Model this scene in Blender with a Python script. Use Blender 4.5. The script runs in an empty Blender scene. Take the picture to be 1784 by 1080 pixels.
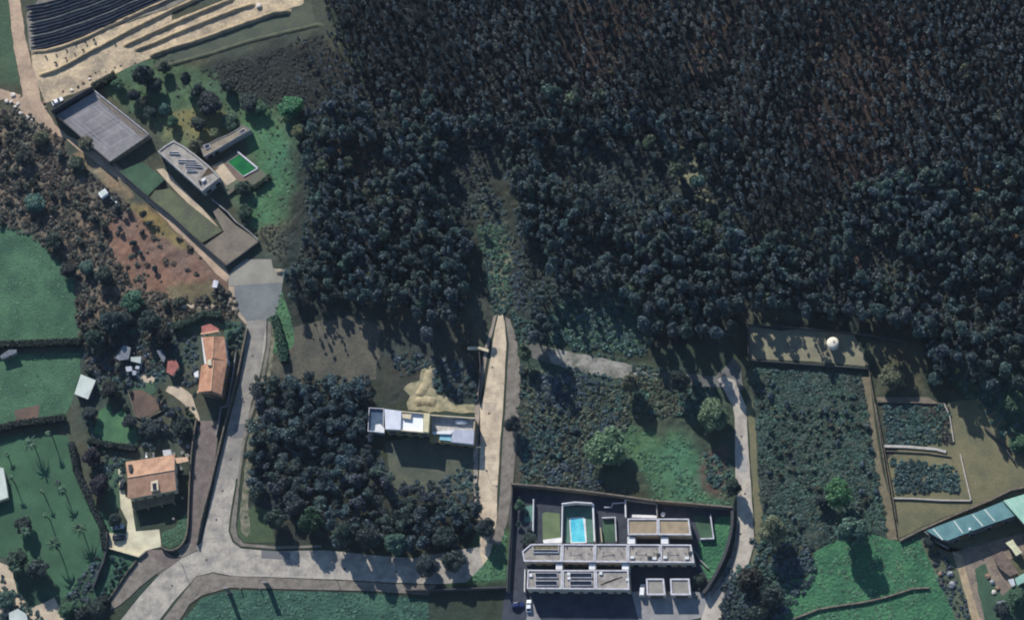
import bpy, math, random
import numpy as np
from mathutils import noise as mnoise
random.seed(7); RNG = np.random.default_rng(7)
C = bpy.context.scene.collection
R = math.radians
# ---------------------------------------------------------------- camera, sky, sun
SC = bpy.context.scene
TILT, AZ, DIST = R(22), R(25), 1500.0
MPP = 0.2                                   # metres per photograph pixel
CAM = np.array([math.sin(AZ)*math.sin(TILT), -math.cos(AZ)*math.sin(TILT), math.cos(TILT)])*DIST
FWD = -CAM/np.linalg.norm(CAM)
UPV = np.array([0, 1.0, 0]); UPV = UPV - FWD*UPV.dot(FWD); UPV /= np.linalg.norm(UPV)
RGT = np.cross(FWD, UPV)
cam = bpy.data.cameras.new('camera'); camo = bpy.data.objects.new('camera', cam); C.objects.link(camo)
from mathutils import Matrix
camo.matrix_world = Matrix(((RGT[0], UPV[0], -FWD[0], CAM[0]), (RGT[1], UPV[1], -FWD[1], CAM[1]),
                            (RGT[2], UPV[2], -FWD[2], CAM[2]), (0, 0, 0, 1)))
cam.sensor_width = 36; cam.lens = 36*DIST/(1784*MPP); cam.clip_start = 10; cam.clip_end = 8000
SC.camera = camo
SUN_EL, SUN_AZ = R(29), R(-21)              # azimuth from +Y towards +X
w = bpy.data.worlds.new('World'); SC.world = w; w.use_nodes = True
nt = w.node_tree; bg = nt.nodes['Background']; sky = nt.nodes.new('ShaderNodeTexSky')
sky.sky_type = 'NISHITA'; sky.sun_disc = False; sky.sun_elevation = SUN_EL; sky.sun_rotation = SUN_AZ
nt.links.new(sky.outputs[0], bg.inputs[0]); bg.inputs[1].default_value = 0.105; sky.ozone_density = 4.5; sky.dust_density = 0.3
sl = bpy.data.lights.new('sun', 'SUN'); sl.energy = 5.0; sl.angle = R(0.5); sl.color = (1.0, 0.965, 0.91)
so = bpy.data.objects.new('sun', sl); C.objects.link(so)
from mathutils import Vector
sdir = Vector((math.sin(SUN_AZ)*math.cos(SUN_EL), math.cos(SUN_AZ)*math.cos(SUN_EL), math.sin(SUN_EL)))
so.rotation_euler = sdir.to_track_quat('Z', 'Y').to_euler(); so.location = sdir*300
SC.view_settings.view_transform = 'Standard'; SC.view_settings.look = 'None'
SC.view_settings.exposure = 0.6; SC.view_settings.gamma = 1.0
SC.render.engine = 'CYCLES'; SC.cycles.max_bounces = 4; SC.cycles.diffuse_bounces = 2; SC.cycles.filter_width = 2.0

def P(px, py, z=0.0):
    """photograph pixel -> ground point (x, y) at height z"""
    d = FWD*DIST + RGT*((px-892)*MPP) + UPV*((540-py)*MPP)
    t = (z-CAM[2])/d[2]
    return (CAM[0]+d[0]*t, CAM[1]+d[1]*t)
def PP(pts, z=0.0): return [P(x, y, z) for x, y in pts]
def Z(ox, oy, s):
    def f(*pts): return [(ox+x/s, oy+y/s) for x, y in pts]
    return f
za=Z(0,0,4.153); zb=Z(300,0,4.153); zc=Z(80,130,5.4); zd=Z(250,180,4.32); ze=Z(0,250,4.32); zf=Z(0,480,3.858)
zg=Z(220,400,4.153); zh=Z(150,540,4.907); zi=Z(150,740,4.156); zj=Z(0,740,3.177); zk=Z(400,880,3.568)
zl=Z(630,640,4.907); zm=Z(870,840,4.149); zn=Z(1280,540,3.0); zo=Z(1550,700,2.842); zp=Z(880,560,3.375)
zq=Z(1280,800,3.858); zr=Z(450,480,3.964); zs=Z(0,940,5.406); zt=Z(1640,850,4.694); zu=Z(900,850,5.4); zv=Z(1080,850,5.4)

# ---------------------------------------------------------------- noise, polygons
_T = np.random.default_rng(3).random((256, 256))
def vn(x, y, s=1.0, seed=0):
    x = np.asarray(x, float)*s+seed*17.3; y = np.asarray(y, float)*s+seed*9.7
    xi = np.floor(x).astype(int); yi = np.floor(y).astype(int); fx = x-xi; fy = y-yi
    fx = fx*fx*(3-2*fx); fy = fy*fy*(3-2*fy)
    g = lambda a, b: _T[a & 255, b & 255]
    return (g(xi, yi)*(1-fx)+g(xi+1, yi)*fx)*(1-fy)+(g(xi, yi+1)*(1-fx)+g(xi+1, yi+1)*fx)*fy
def fbm(x, y, s=1.0, seed=0, o=4):
    t = 0; a = .5
    for k in range(o): t = t+a*vn(x, y, s*2**k, seed+k*3); a *= .5
    return t/(1-.5**o)
def inside(x, y, poly):
    r = np.zeros(np.shape(x), bool); n = len(poly)
    for i in range(n):
        x1, y1 = poly[i]; x2, y2 = poly[(i+1) % n]
        if y1 == y2: continue
        r ^= ((y1 > y) != (y2 > y)) & (x < (x2-x1)*(y-y1)/(y2-y1)+x1)
    return r
def edge_dist(x, y, poly, closed=True):
    d = np.full(np.shape(x), 1e9); n = len(poly)
    for i in range(n if closed else n-1):
        x1, y1 = poly[i]; x2, y2 = poly[(i+1) % n]; dx, dy = x2-x1, y2-y1
        t = np.clip(((x-x1)*dx+(y-y1)*dy)/(dx*dx+dy*dy+1e-9), 0, 1)
        d = np.minimum(d, np.hypot(x-x1-t*dx, y-y1-t*dy))
    return d
def area(p): return .5*sum(p[i][0]*p[(i+1) % len(p)][1]-p[(i+1) % len(p)][0]*p[i][1] for i in range(len(p)))
def ccw(p): return list(p) if area(p) > 0 else list(p)[::-1]
def inset(p, d):
    p = ccw(p); n = len(p); out = []
    for i in range(n):
        a, b, c = p[i-1], p[i], p[(i+1) % n]
        e1 = (b[0]-a[0], b[1]-a[1]); e2 = (c[0]-b[0], c[1]-b[1])
        l1 = math.hypot(*e1) or 1e-6; l2 = math.hypot(*e2) or 1e-6
        n1 = (-e1[1]/l1, e1[0]/l1); n2 = (-e2[1]/l2, e2[0]/l2)
        k = 1+n1[0]*n2[0]+n1[1]*n2[1]; k = max(k, .35)
        out.append((b[0]+(n1[0]+n2[0])/k*d, b[1]+(n1[1]+n2[1])/k*d))
    return out
def resample(p, step, closed=True):
    out = []; n = len(p)
    for i in range(n if closed else n-1):
        a, b = p[i], p[(i+1) % n]; k = max(1, int(math.hypot(b[0]-a[0], b[1]-a[1])/step))
        for j in range(k): out.append((a[0]+(b[0]-a[0])*j/k, a[1]+(b[1]-a[1])*j/k))
    if not closed: out.append(p[-1])
    return out
def smooth(p, closed=True, it=2):
    for _ in range(it):
        q = []; n = len(p)
        for i in range(n if closed else n-1):
            a, b = p[i], p[(i+1) % n]
            q += [(a[0]*.75+b[0]*.25, a[1]*.75+b[1]*.25), (a[0]*.25+b[0]*.75, a[1]*.25+b[1]*.75)]
        p = q if closed else [p[0]]+q+[p[-1]]
    return p
def ragged(p, amp, step=.9, seed=0):
    p = resample(p, step); q = []
    for x, y in p:
        q.append((x+amp*2*(float(fbm(x, y, .35, seed+1, 3))-.5), y+amp*2*(float(fbm(x, y, .35, seed+5, 3))-.5)))
    return q

# ---------------------------------------------------------------- materials
def lin(c):
    c = c/255.0
    return c/12.92 if c <= .04045 else ((c+.055)/1.055)**2.4
def rgb(c, k=1.0): return (lin(c[0])*k, lin(c[1])*k, lin(c[2])*k, 1)
KA = 0.82          # photograph's sunlit tone -> surface colour
MATS = {}
def M(name, c1, c2=None, scale=.25, grain=.3, gscale=3.0, rough=.9, bump=0.0, bscale=2.0, spec=.2, stripes=None, metal=0):
    if name in MATS: return MATS[name]
    m = bpy.data.materials.new(name); m.use_nodes = True; MATS[name] = m
    t = m.node_tree; N = t.nodes; L = t.links; b = N['Principled BSDF']
    b.inputs['Roughness'].default_value = rough; b.inputs['Specular IOR Level'].default_value = spec; b.inputs['Metallic'].default_value = metal
    g = N.new('ShaderNodeNewGeometry')
    n1 = N.new('ShaderNodeTexNoise'); n1.inputs['Scale'].default_value = scale; n1.inputs['Detail'].default_value = 5; n1.inputs['Roughness'].default_value = .65
    L.new(g.outputs['Position'], n1.inputs['Vector'])
    mx = N.new('ShaderNodeMix'); mx.data_type = 'RGBA'; mx.inputs[6].default_value = rgb(c1, KA); mx.inputs[7].default_value = rgb(c2 or c1, KA)
    rp = N.new('ShaderNodeMapRange'); rp.inputs[1].default_value = .38; rp.inputs[2].default_value = .62
    L.new(n1.outputs['Fac'], rp.inputs[0]); L.new(rp.outputs[0], mx.inputs[0])
    n2 = N.new('ShaderNodeTexNoise'); n2.inputs['Scale'].default_value = gscale; n2.inputs['Detail'].default_value = 4; n2.inputs['Roughness'].default_value = .7
    L.new(g.outputs['Position'], n2.inputs['Vector'])
    mr = N.new('ShaderNodeMapRange'); mr.inputs[1].default_value = .3; mr.inputs[2].default_value = .7; mr.inputs[3].default_value = 1-grain; mr.inputs[4].default_value = 1+grain
    L.new(n2.outputs['Fac'], mr.inputs[0])
    mu = N.new('ShaderNodeMix'); mu.data_type = 'RGBA'; mu.blend_type = 'MULTIPLY'; mu.inputs[0].default_value = 1
    L.new(mx.outputs[2], mu.inputs[6]); L.new(mr.outputs[0], mu.inputs[7]); col = mu.outputs[2]
    if stripes:                        # (dx, dy, period, contrast)
        dx, dy, per, con = stripes
        dp = N.new('ShaderNodeVectorMath'); dp.operation = 'DOT_PRODUCT'; dp.inputs[1].default_value = (dx*6.283/per, dy*6.283/per, 0)
        L.new(g.outputs['Position'], dp.inputs[0])
        sn = N.new('ShaderNodeMath'); sn.operation = 'SINE'; L.new(dp.outputs['Value'], sn.inputs[0])
        sr = N.new('ShaderNodeMapRange'); sr.inputs[1].default_value = -1; sr.inputs[3].default_value = 1-con; sr.inputs[4].default_value = 1+con*.3
        L.new(sn.outputs[0], sr.inputs[0])
        m2 = N.new('ShaderNodeMix'); m2.data_type = 'RGBA'; m2.blend_type = 'MULTIPLY'; m2.inputs[0].default_value = 1
        L.new(col, m2.inputs[6]); L.new(sr.outputs[0], m2.inputs[7]); col = m2.outputs[2]
    L.new(col, b.inputs['Base Color'])
    if bump:
        n3 = N.new('ShaderNodeTexNoise'); n3.inputs['Scale'].default_value = bscale; n3.inputs['Detail'].default_value = 4
        L.new(g.outputs['Position'], n3.inputs['Vector'])
        bm = N.new('ShaderNodeBump'); bm.inputs['Strength'].default_value = 1; bm.inputs['Distance'].default_value = bump
        L.new(n3.outputs['Fac'], bm.inputs['Height']); L.new(bm.outputs[0], b.inputs['Normal'])
    return m
def leafmat(name, attr):
    m = bpy.data.materials.new(name); m.use_nodes = True; t = m.node_tree; N = t.nodes; L = t.links; b = N['Principled BSDF']
    b.inputs['Roughness'].default_value = .6; b.inputs['Specular IOR Level'].default_value = .25
    if attr:
        a = N.new('ShaderNodeAttribute'); a.attribute_name = 'tint'; src = a.outputs['Color']
    else:
        a = N.new('ShaderNodeObjectInfo'); src = a.outputs['Color']
    g = N.new('ShaderNodeNewGeometry'); n = N.new('ShaderNodeTexNoise'); n.inputs['Scale'].default_value = 1.1; n.inputs['Detail'].default_value = 3
    L.new(g.outputs['Position'], n.inputs['Vector'])
    r = N.new('ShaderNodeMapRange'); r.inputs[1].default_value = .3; r.inputs[2].default_value = .7; r.inputs[3].default_value = .7; r.inputs[4].default_value = 1.4
    L.new(n.outputs['Fac'], r.inputs[0])
    mu = N.new('ShaderNodeMix'); mu.data_type = 'RGBA'; mu.blend_type = 'MULTIPLY'; mu.inputs[0].default_value = 1
    L.new(src, mu.inputs[6]); L.new(r.outputs[0], mu.inputs[7]); L.new(mu.outputs[2], b.inputs['Base Color'])
    tr = N.new('ShaderNodeBsdfTranslucent'); L.new(mu.outputs[2], tr.inputs['Color']); ms = N.new('ShaderNodeMixShader'); ms.inputs[0].default_value = .3
    L.new(b.outputs[0], ms.inputs[1]); L.new(tr.outputs[0], ms.inputs[2]); L.new(ms.outputs[0], N['Material Output'].inputs['Surface'])
    return m
LEAF = leafmat('leaf_object', False); LEAFS = leafmat('leaf_mass', True)
BARK = M('bark', (92, 82, 74), (70, 62, 56), 1.2)
GLASS = M('dark_glass', (38, 46, 56), (30, 36, 46), .6, grain=.1, rough=.12, spec=.6)
WHITE = M('white_render', (226, 226, 226), (205, 204, 202), .5, grain=.06, gscale=2)
CREAM = M('cream_render', (214, 200, 172), (190, 176, 148), .5, grain=.1)
GREY = M('grey_concrete', (150, 148, 144), (122, 120, 118), .4, grain=.15)
DGREY = M('dark_grey_render', (74, 74, 76), (60, 60, 62), .5, grain=.15)
STONE = M('stone_wall', (128, 118, 104), (92, 86, 78), .8, grain=.3, bump=.05)
PARAPET = M('parapet_coping', (206, 204, 208), (178, 176, 180), .6, grain=.12)
GRAVEL = M('roof_gravel', (168, 160, 150), (134, 128, 122), .45, grain=.28, gscale=3)
METAL = M('dull_metal', (128, 132, 138), (104, 108, 112), 1, grain=.12, rough=.45, spec=.5)
WOOD = M('weathered_wood', (112, 92, 72), (84, 70, 58), 1, grain=.25)
RUBBER = M('tyre_rubber', (28, 28, 28), (36, 36, 36), 2, grain=.1)

# ---------------------------------------------------------------- mesh builder
class MB:
    def __init__(s): s.v = []; s.f = []; s.m = []
    def face(s, pts, mi=0):
        k = len(s.v); s.v += [tuple(p) for p in pts]; s.f.append(tuple(range(k, k+len(pts)))); s.m.append(mi)
    def prism(s, poly, z0, z1, mi=0, mt=None, bottom=False):
        p = ccw(poly); n = len(p); k = len(s.v)
        s.v += [(x, y, z0) for x, y in p]+[(x, y, z1) for x, y in p]
        for i in range(n):
            j = (i+1) % n; s.f.append((k+i, k+j, k+n+j, k+n+i)); s.m.append(mi)
        s.f.append(tuple(range(k+n, k+2*n))); s.m.append(mi if mt is None else mt)
        if bottom: s.f.append(tuple(range(k+n-1, k-1, -1))); s.m.append(mi)
        return s
    def ring(s, outer, inner, z0, z1, mi=0):
        o = ccw(outer); q = ccw(inner); n = len(o); k = len(s.v)
        for pl, z in ((o, z0), (o, z1), (q, z1), (q, z0)): s.v += [(x, y, z) for x, y in pl]
        for i in range(n):
            j = (i+1) % n
            for a in range(3): s.f.append((k+a*n+i, k+a*n+j, k+(a+1)*n+j, k+(a+1)*n+i)); s.m.append(mi)
        return s
    def box(s, x, y, z0, z1, sx, sy, rot=0, mi=0, bottom=True):
        c, q = math.cos(rot), math.sin(rot)
        pl = [(x+c*a*sx/2-q*b*sy/2, y+q*a*sx/2+c*b*sy/2) for a, b in ((-1, -1), (1, -1), (1, 1), (-1, 1))]
        return s.prism(pl, z0, z1, mi, bottom=bottom)
    def cyl(s, x, y, z0, z1, r0, r1=None, n=10, mi=0, x1=None, y1=None):
        r1 = r0 if r1 is None else r1; x1 = x if x1 is None else x1; y1 = y if y1 is None else y1; k = len(s.v)
        for (cx, cy, z, r) in ((x, y, z0, r0), (x1, y1, z1, r1)):
            s.v += [(cx+r*math.cos(6.2832*i/n), cy+r*math.sin(6.2832*i/n), z) for i in range(n)]
        for i in range(n):
            j = (i+1) % n; s.f.append((k+i, k+j, k+n+j, k+n+i)); s.m.append(mi)
        s.f.append(tuple(range(k+n, k+2*n))); s.m.append(mi); s.f.append(tuple(range(k+n-1, k-1, -1))); s.m.append(mi)
        return s
    def rod(s, a, b, r=.03, n=6, mi=0):
        a = Vector(a); b = Vector(b); d = (b-a).normalized(); u = d.orthogonal().normalized(); w_ = d.cross(u); k = len(s.v)
        for c in (a, b): s.v += [tuple(c+u*(r*math.cos(6.2832*i/n))+w_*(r*math.sin(6.2832*i/n))) for i in range(n)]
        for i in range(n):
            j = (i+1) % n; s.f.append((k+i, k+j, k+n+j, k+n+i)); s.m.append(mi)
        return s
    def wall(s, pts, wd, z0, z1, mi=0, mt=None):
        return s.prism(strip(pts, wd), z0, z1, mi, mt)
    def ridge(s, pts, wd, h, z0=0, mi=0, jit=.0, seed=0):
        """a rounded bank along a polyline"""
        L_ = offset(pts, wd/2); R_ = offset(pts, -wd/2); n = len(pts); k = len(s.v)
        prof = [(0, 0), (.22, .7), (.42, 1), (.62, .95), (.82, .55), (1, 0)]
        for i in range(n):
            e = 1 if 0 < i < n-1 else .05
            q = 1+jit*(float(fbm(pts[i][0], pts[i][1], .8, seed))-.5)*2
            for u, hh in prof:
                s.v.append((L_[i][0]+(R_[i][0]-L_[i][0])*u, L_[i][1]+(R_[i][1]-L_[i][1])*u, z0+hh*h*e*q))
        m_ = len(prof)
        for i in range(n-1):
            for j in range(m_-1): s.f.append((k+i*m_+j, k+i*m_+j+1, k+(i+1)*m_+j+1, k+(i+1)*m_+j)); s.m.append(mi)
        return s
    def build(s, name, mats, parent=None, origin=None):
        if parent is not None: origin = tuple(parent['_o'])
        if origin is None:
            a = np.array(s.v); origin = (float(a[:, 0].mean()), float(a[:, 1].mean()), float(a[:, 2].min()))
        me = bpy.data.meshes.new(name)
        me.from_pydata([(x-origin[0], y-origin[1], z-origin[2]) for x, y, z in s.v], [], s.f)
        for mm in (mats if isinstance(mats, (list, tuple)) else [mats]): me.materials.append(mm)
        me.polygons.foreach_set('material_index', s.m); me.update()
        o = bpy.data.objects.new(name, me); C.objects.link(o)
        if parent is not None:
            o.parent = parent; o['_o'] = origin
        else:
            o.location = origin; o['_o'] = origin
        return o
def offset(pts, d):
    out = []; n = len(pts)
    for i in range(n):
        a = pts[max(i-1, 0)]; b = pts[i]; c = pts[min(i+1, n-1)]
        def nm(p, q):
            l = math.hypot(q[0]-p[0], q[1]-p[1]) or 1e-6
            return (-(q[1]-p[1])/l, (q[0]-p[0])/l)
        n1 = nm(a, b) if i > 0 else nm(b, c); n2 = nm(b, c) if i < n-1 else n1
        k = max(1+n1[0]*n2[0]+n1[1]*n2[1], .35)
        out.append((b[0]+(n1[0]+n2[0])/k*d, b[1]+(n1[1]+n2[1])/k*d))
    return out
def strip(pts, wd): return offset(pts, wd/2)+offset(pts, -wd/2)[::-1]
def tag(o, label=None, cat=None, group=None, kind=None):
    if label: o['label'] = label
    if cat: o['category'] = cat
    if group: o['group'] = group
    if kind: o['kind'] = kind
    return o
def thing(name, label, cat, x, y, z=0.0, group=None):
    o = bpy.data.objects.new(name, None); C.objects.link(o); o.location = (x, y, z); o['_o'] = (x, y, z); o.empty_display_size = .5
    return tag(o, label, cat, group)
FLAT = []            # world polygons where the ground is kept level
def patch(name, px, mat, z, rag=.35, sm=False, closed_flat=True, label=None, world=False):
    p = px if world else PP(px, z)
    if sm: p = smooth(p)
    if closed_flat: FLAT.append(p)
    if rag: p = ragged(p, rag, seed=len(FLAT))
    mb = MB(); mb.face([(x, y, z) for x, y in ccw(p)])
    o = mb.build(name, mat); tag(o, kind='structure')
    return o
def slab(name, px, mat, z, thick=.12, sm=False, top=None):
    """a raised pavement or kerb: a real step"""
    p = PP(px, z)
    if sm: p = smooth(p)
    FLAT.append(p); mb = MB().prism(p, z-thick, z)
    return tag(mb.build(name, mat), kind='structure')
def openings(th, p, q, items, glass=GLASS, frame=WHITE):
    """windows and doors on the wall from p to q (outside on the right hand)"""
    L_ = math.hypot(q[0]-p[0], q[1]-p[1]); dx, dy = (q[0]-p[0])/L_, (q[1]-p[1])/L_; nx, ny = dy, -dx
    rot = math.atan2(dy, dx)
    for t, wd, z0, z1, kind in items:
        x, y = p[0]+dx*L_*t, p[1]+dy*L_*t
        if kind == 'door':
            o = MB().box(x+nx*.04, y+ny*.04, z0, z1, wd, .12, rot).build('door', WOOD, th)
        else:
            f = MB().box(x+nx*.03, y+ny*.03, z0, z1, wd, .12, rot).build('window', frame, th)
            MB().box(x+nx*.1, y+ny*.1, z0+.08, z1-.08, wd-.16, .04, rot).build('pane', glass, f)
def zoff(th):  return th['_o']
# ---------------------------------------------------------------- setting: roads, pavements, yards (ground sheet follows them)
ASPH = M('asphalt_main', (152, 146, 136), (124, 120, 114), .2, grain=.18, gscale=2.2)
ASPH2 = M('asphalt_pale', (176, 168, 154), (136, 131, 124), .22, grain=.2, gscale=1.4)
ASPHN = M('asphalt_turning', (122, 126, 124), (108, 112, 112), .15, grain=.12, gscale=2)
SANDRD = M('sandy_road', (208, 190, 162), (168, 152, 132), .22, grain=.12, gscale=1.6)
ROADE = M('asphalt_east', (186, 176, 160), (152, 144, 134), .22, grain=.1, gscale=1.6)
PAVE = M('pavement_pinkish', (132, 124, 114), (106, 100, 92), .4, grain=.2, gscale=3)
PAVEG = M('pavement_grey', (128, 122, 112), (104, 100, 92), .3, grain=.2, gscale=3)
KERB = M('kerb_stone', (184, 178, 168), (160, 154, 146), .8, grain=.15)
LANE = M('lane_setts', (122, 110, 104), (98, 90, 86), .35, grain=.2, gscale=4)
DIRT = M('dirt_track', (188, 162, 136), (152, 132, 114), .14, grain=.2, gscale=1.2, bump=.08)
SAND = M('bare_sand', (206, 184, 150), (150, 136, 116), .12, grain=.25, gscale=.9, bump=.2, bscale=.8)
GRAVELP = M('gravel_path', (164, 150, 136), (128, 118, 108), .3, grain=.3, gscale=2, bump=.08)
MEADOW = M('meadow_grass', (74, 108, 80), (54, 84, 66), .09, grain=.32, gscale=1.3, bump=.25, bscale=1.5)
MEADOWB = M('meadow_lush', (68, 116, 80), (48, 90, 66), .14, grain=.36, gscale=1.2, bump=.5, bscale=1.0)
MEADOWC = M('meadow_blue', (64, 98, 80), (44, 74, 64), .16, grain=.4, gscale=1.3, bump=.5, bscale=1.0)
LAWN = M('lawn_grass', (80, 120, 82), (62, 96, 70), .12, grain=.2, gscale=1.8, bump=.1)
LAWND = M('garden_lawn', (70, 96, 74), (54, 78, 62), .12, grain=.2, gscale=1.6, bump=.1)
LAWNY = M('dry_lawn', (110, 118, 80), (88, 100, 72), .15, grain=.2, gscale=2)
DRYG = M('dry_grass', (118, 112, 84), (96, 96, 74), .1, grain=.22, gscale=1.4, bump=.1)
BROWNG = M('brown_ground', (112, 92, 80), (88, 76, 68), .2, grain=.25, gscale=1.6, bump=.1)
TANPAVE = M('tan_paving', (196, 178, 152), (170, 154, 134), .3, grain=.12)
YELP = M('yellow_paving', (212, 204, 172), (184, 176, 150), .2, grain=.12, gscale=2)
FIELDB = M('tilled_field', (94, 90, 78), (74, 74, 66), .12, grain=.35, gscale=1.1, bump=.12)
FORECOURT = M('forecourt_paving', (150, 148, 146), (130, 128, 126), .2, grain=.12)

# main street, turning head, lower street
patch('road', [(430,556),(426,617),(423,660),(412,700),(398,745),(391,771),(376,830),(362,896),(350,945),(330,962),(316,971),(280,998),(240,1042),(195,1100),(262,1100),(300,1050),(342,1003),(372,996),(405,1003),(590,1009),(680,1014),(759,1017),(812,1014),(842,985),(836,952),(792,958),(722,972),(652,967),(568,958),(478,960),(420,955),(405,944),(398,925),(401,896),(410,843),(418,771),(423,740),(437,700),(451,660),(463,600),(464,556)], ASPH2, .02, .08)
patch('road', zg((868,665),(855,900),(820,1100),(800,1180),(760,1320),(700,1560),(640,1800),(810,1800),(840,1560),(905,1250),(960,1080),(1000,760),(1010,645)), ASPH, .04, .06)
patch('turning_area', zg((780,405),(790,560),(868,668),(1010,648),(1075,620),(1120,480),(1132,382),(960,392)), ASPHN, .03, .05)
patch('turning_area', zg((735,330),(790,270),(870,215),(1050,215),(1062,280),(1140,290),(1132,384),(960,394),(780,407),(740,410)), M('turning_pale',(150,146,134),(134,130,120),.15,grain=.15), .025, .1)
# pavements
slab('pavement', [(395,1003),(372,998),(342,1004),(306,1050),(268,1100),(300,1100),(330,1052),(352,1036),(400,1023),(520,1026),(652,1029),(745,1036),(760,1019),(680,1016),(590,1011)], PAVE, .13)
slab('pavement', zi((690,960),(660,905),(740,850),(800,880),(812,905)), PAVE, .13)
slab('pavement', [(467,560),(465,600),(455,660),(441,700),(427,742),(421,775),(413,845),(404,898),(401,925),(408,942),(420,951),(478,956),(560,953),(560,949),(478,951),(424,946),(414,934),(411,915),(417,845),(426,775),(433,742),(447,700),(460,662),(471,600),(473,560)], PAVEG, .13)
slab('pavement', zg((780,410),(740,412),(735,545),(868,690),(872,664),(795,562)), M('pavement_tan',(176,156,134),(150,134,118),.3,grain=.15), .13)
patch('lane', zi((800,-30),(965,-30),(935,240),(880,560),(830,810),(800,880),(735,860),(752,740),(765,400)), LANE, .03, .08)
patch('lane', zi((640,960),(560,905),(440,900),(400,960),(340,1080),(540,1080),(690,965)), LANE, .028, .15)
patch('grass_verge', [(474,560),(471,600),(465,660),(452,700),(438,742),(431,775),(423,845),(417,900),(420,925),(430,935),(436,925),(432,880),(440,800),(446,740),(456,690),(470,662),(476,620),(482,560)], M('worn_verge',(136,128,110),(84,90,72),.5,grain=.3,gscale=2,bump=.08), .02, .5)
patch('asphalt_repair', [(409,738),(436,738),(430,762),(405,764)], M('repair_dark',(116,116,116),(104,104,104),.3,grain=.12), .046, .05)
patch('asphalt_repair', [(455,958),(505,962),(505,975),(455,972)], M('repair_dark',(0,0,0)), .03, .15)
patch('asphalt_repair', [(845,700),(866,702),(864,716),(843,714)], M('repair_sand',(188,172,150),(170,156,138),.4,grain=.12), .055, .1)
patch('asphalt_repair', [(1284,790),(1300,790),(1302,822),(1284,822)], M('repair_grey',(164,160,154),(150,146,140),.4,grain=.12), .055, .1)
patch('centre_seam', [(398,1000),(399,1000),(590,1005),(700,1010),(700,1011.2),(590,1006.2),(399,1001.2)], KERB, .032, .05)
for k_, (mx, my) in enumerate([(388,855),(377,905),(402,800),(425,700),(440,620),(520,985),(600,990),(690,995),(360,975),(300,1020),(858,640),(852,720),(848,820),(1292,760),(1298,860),(1290,930)]):
    mb_ = MB(); cx_, cy_ = P(mx, my); mb_.face([(cx_+.38*math.cos(6.2832*i/12), cy_+.38*math.sin(6.2832*i/12), .062) for i in range(12)]); tag(mb_.build('manhole_cover', M('iron_cover',(74,72,70),(60,58,56),2,grain=.15)), kind='structure')
slab('pavement', zs((1395,135),(1300,215),(1180,370),(1055,540),(1040,660),(1120,620),(1210,545),(1330,430),(1470,320),(1560,262),(1500,200)), PAVE, .13)
# sand street in the middle
patch('road', [(868,548),(862,575),(856,610),(851,641),(843,690),(836,711),(837,770),(834,844),(833,900),(838,930),(834,952),(842,985),(854,965),(862,930),(866,900),(866,860),(870,800),(871,770),(876,720),(880,640),(882,600),(879,560),(875,546)], SANDRD, .05, .12)
slab('pavement', [(880,552),(887,600),(884,640),(880,720),(875,775),(871,860),(866,910),(850,945),(872,950),(885,905),(893,850),(899,780),(906,700),(907,640),(900,590),(888,556)], PAVE, .13)
patch('dirt_verge', [(866,548),(852,600),(836,700),(833,775),(831,860),(834,905),(828,905),(824,800),(828,700),(846,600),(860,552)], GRAVELP, .015, .3)
# east street
ROADW = M('worn_stub', (150, 146, 138), (96, 98, 88), .25, grain=.25, gscale=1.2)
patch('road', [(950,604),(984,611),(1058,626),(1116,641),(1128,652),(1106,664),(1060,656),(995,645),(960,634)], ROADW, .05, .6)
patch('road', [(905,588),(950,604),(960,634),(905,615)], M('shade_road', (112, 110, 106), (84, 86, 80), .2, grain=.2), .04, .5)  # asphalt colour darkened to stand in for the trees' shade
patch('road', [(1128,646),(1180,650),(1247,656),(1262,640),(1277,625),(1290,640),(1296,680),(1270,680),(1255,674),(1180,672),(1106,662)], M('shade_road', (0,0,0)), .04, .4)  # same shade-darkened asphalt tone
patch('road', [(1250,660),(1262,655),(1280,662),(1300,708),(1302,750),(1309,856),(1312,900),(1314,945),(1303,987),(1285,1010),(1268,1040),(1255,1100),(1215,1100),(1236,1033),(1256,1004),(1280,956),(1284,912),(1284,870),(1281,827),(1280,726),(1277,708),(1262,680)], ROADE, .05, .15)
slab('pavement', zm((1712,290),(1735,300),(1728,420),(1700,560),(1640,690),(1560,800),(1530,830),(1520,805),(1600,690),(1668,560),(1700,420)), PAVEG, .14)
patch('verge', [(1300,705),(1305,750),(1312,856),(1316,945),(1306,990),(1322,960),(1328,900),(1322,840),(1316,740),(1310,690)], DRYG, .012, .4)
patch('forecourt', [(1100,1030),(1240,1030),(1238,1072),(1180,1084),(1140,1110),(1120,1110)], FORECOURT, .04, .0)
patch('forecourt', [(880,1028),(1110,1028),(1128,1110),(870,1110)], M('forecourt_shade', (70, 74, 82), (54, 58, 68), .2, grain=.2), .035, .0)  # dark tone paints in the terraced houses' shadow on the forecourt
patch('forecourt', [(918,1052),(930,1052),(934,1066),(942,1078),(942,1110),(908,1110),(918,1074)], FORECOURT, .044, .1)  # pale gap left in that painted shadow
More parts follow.
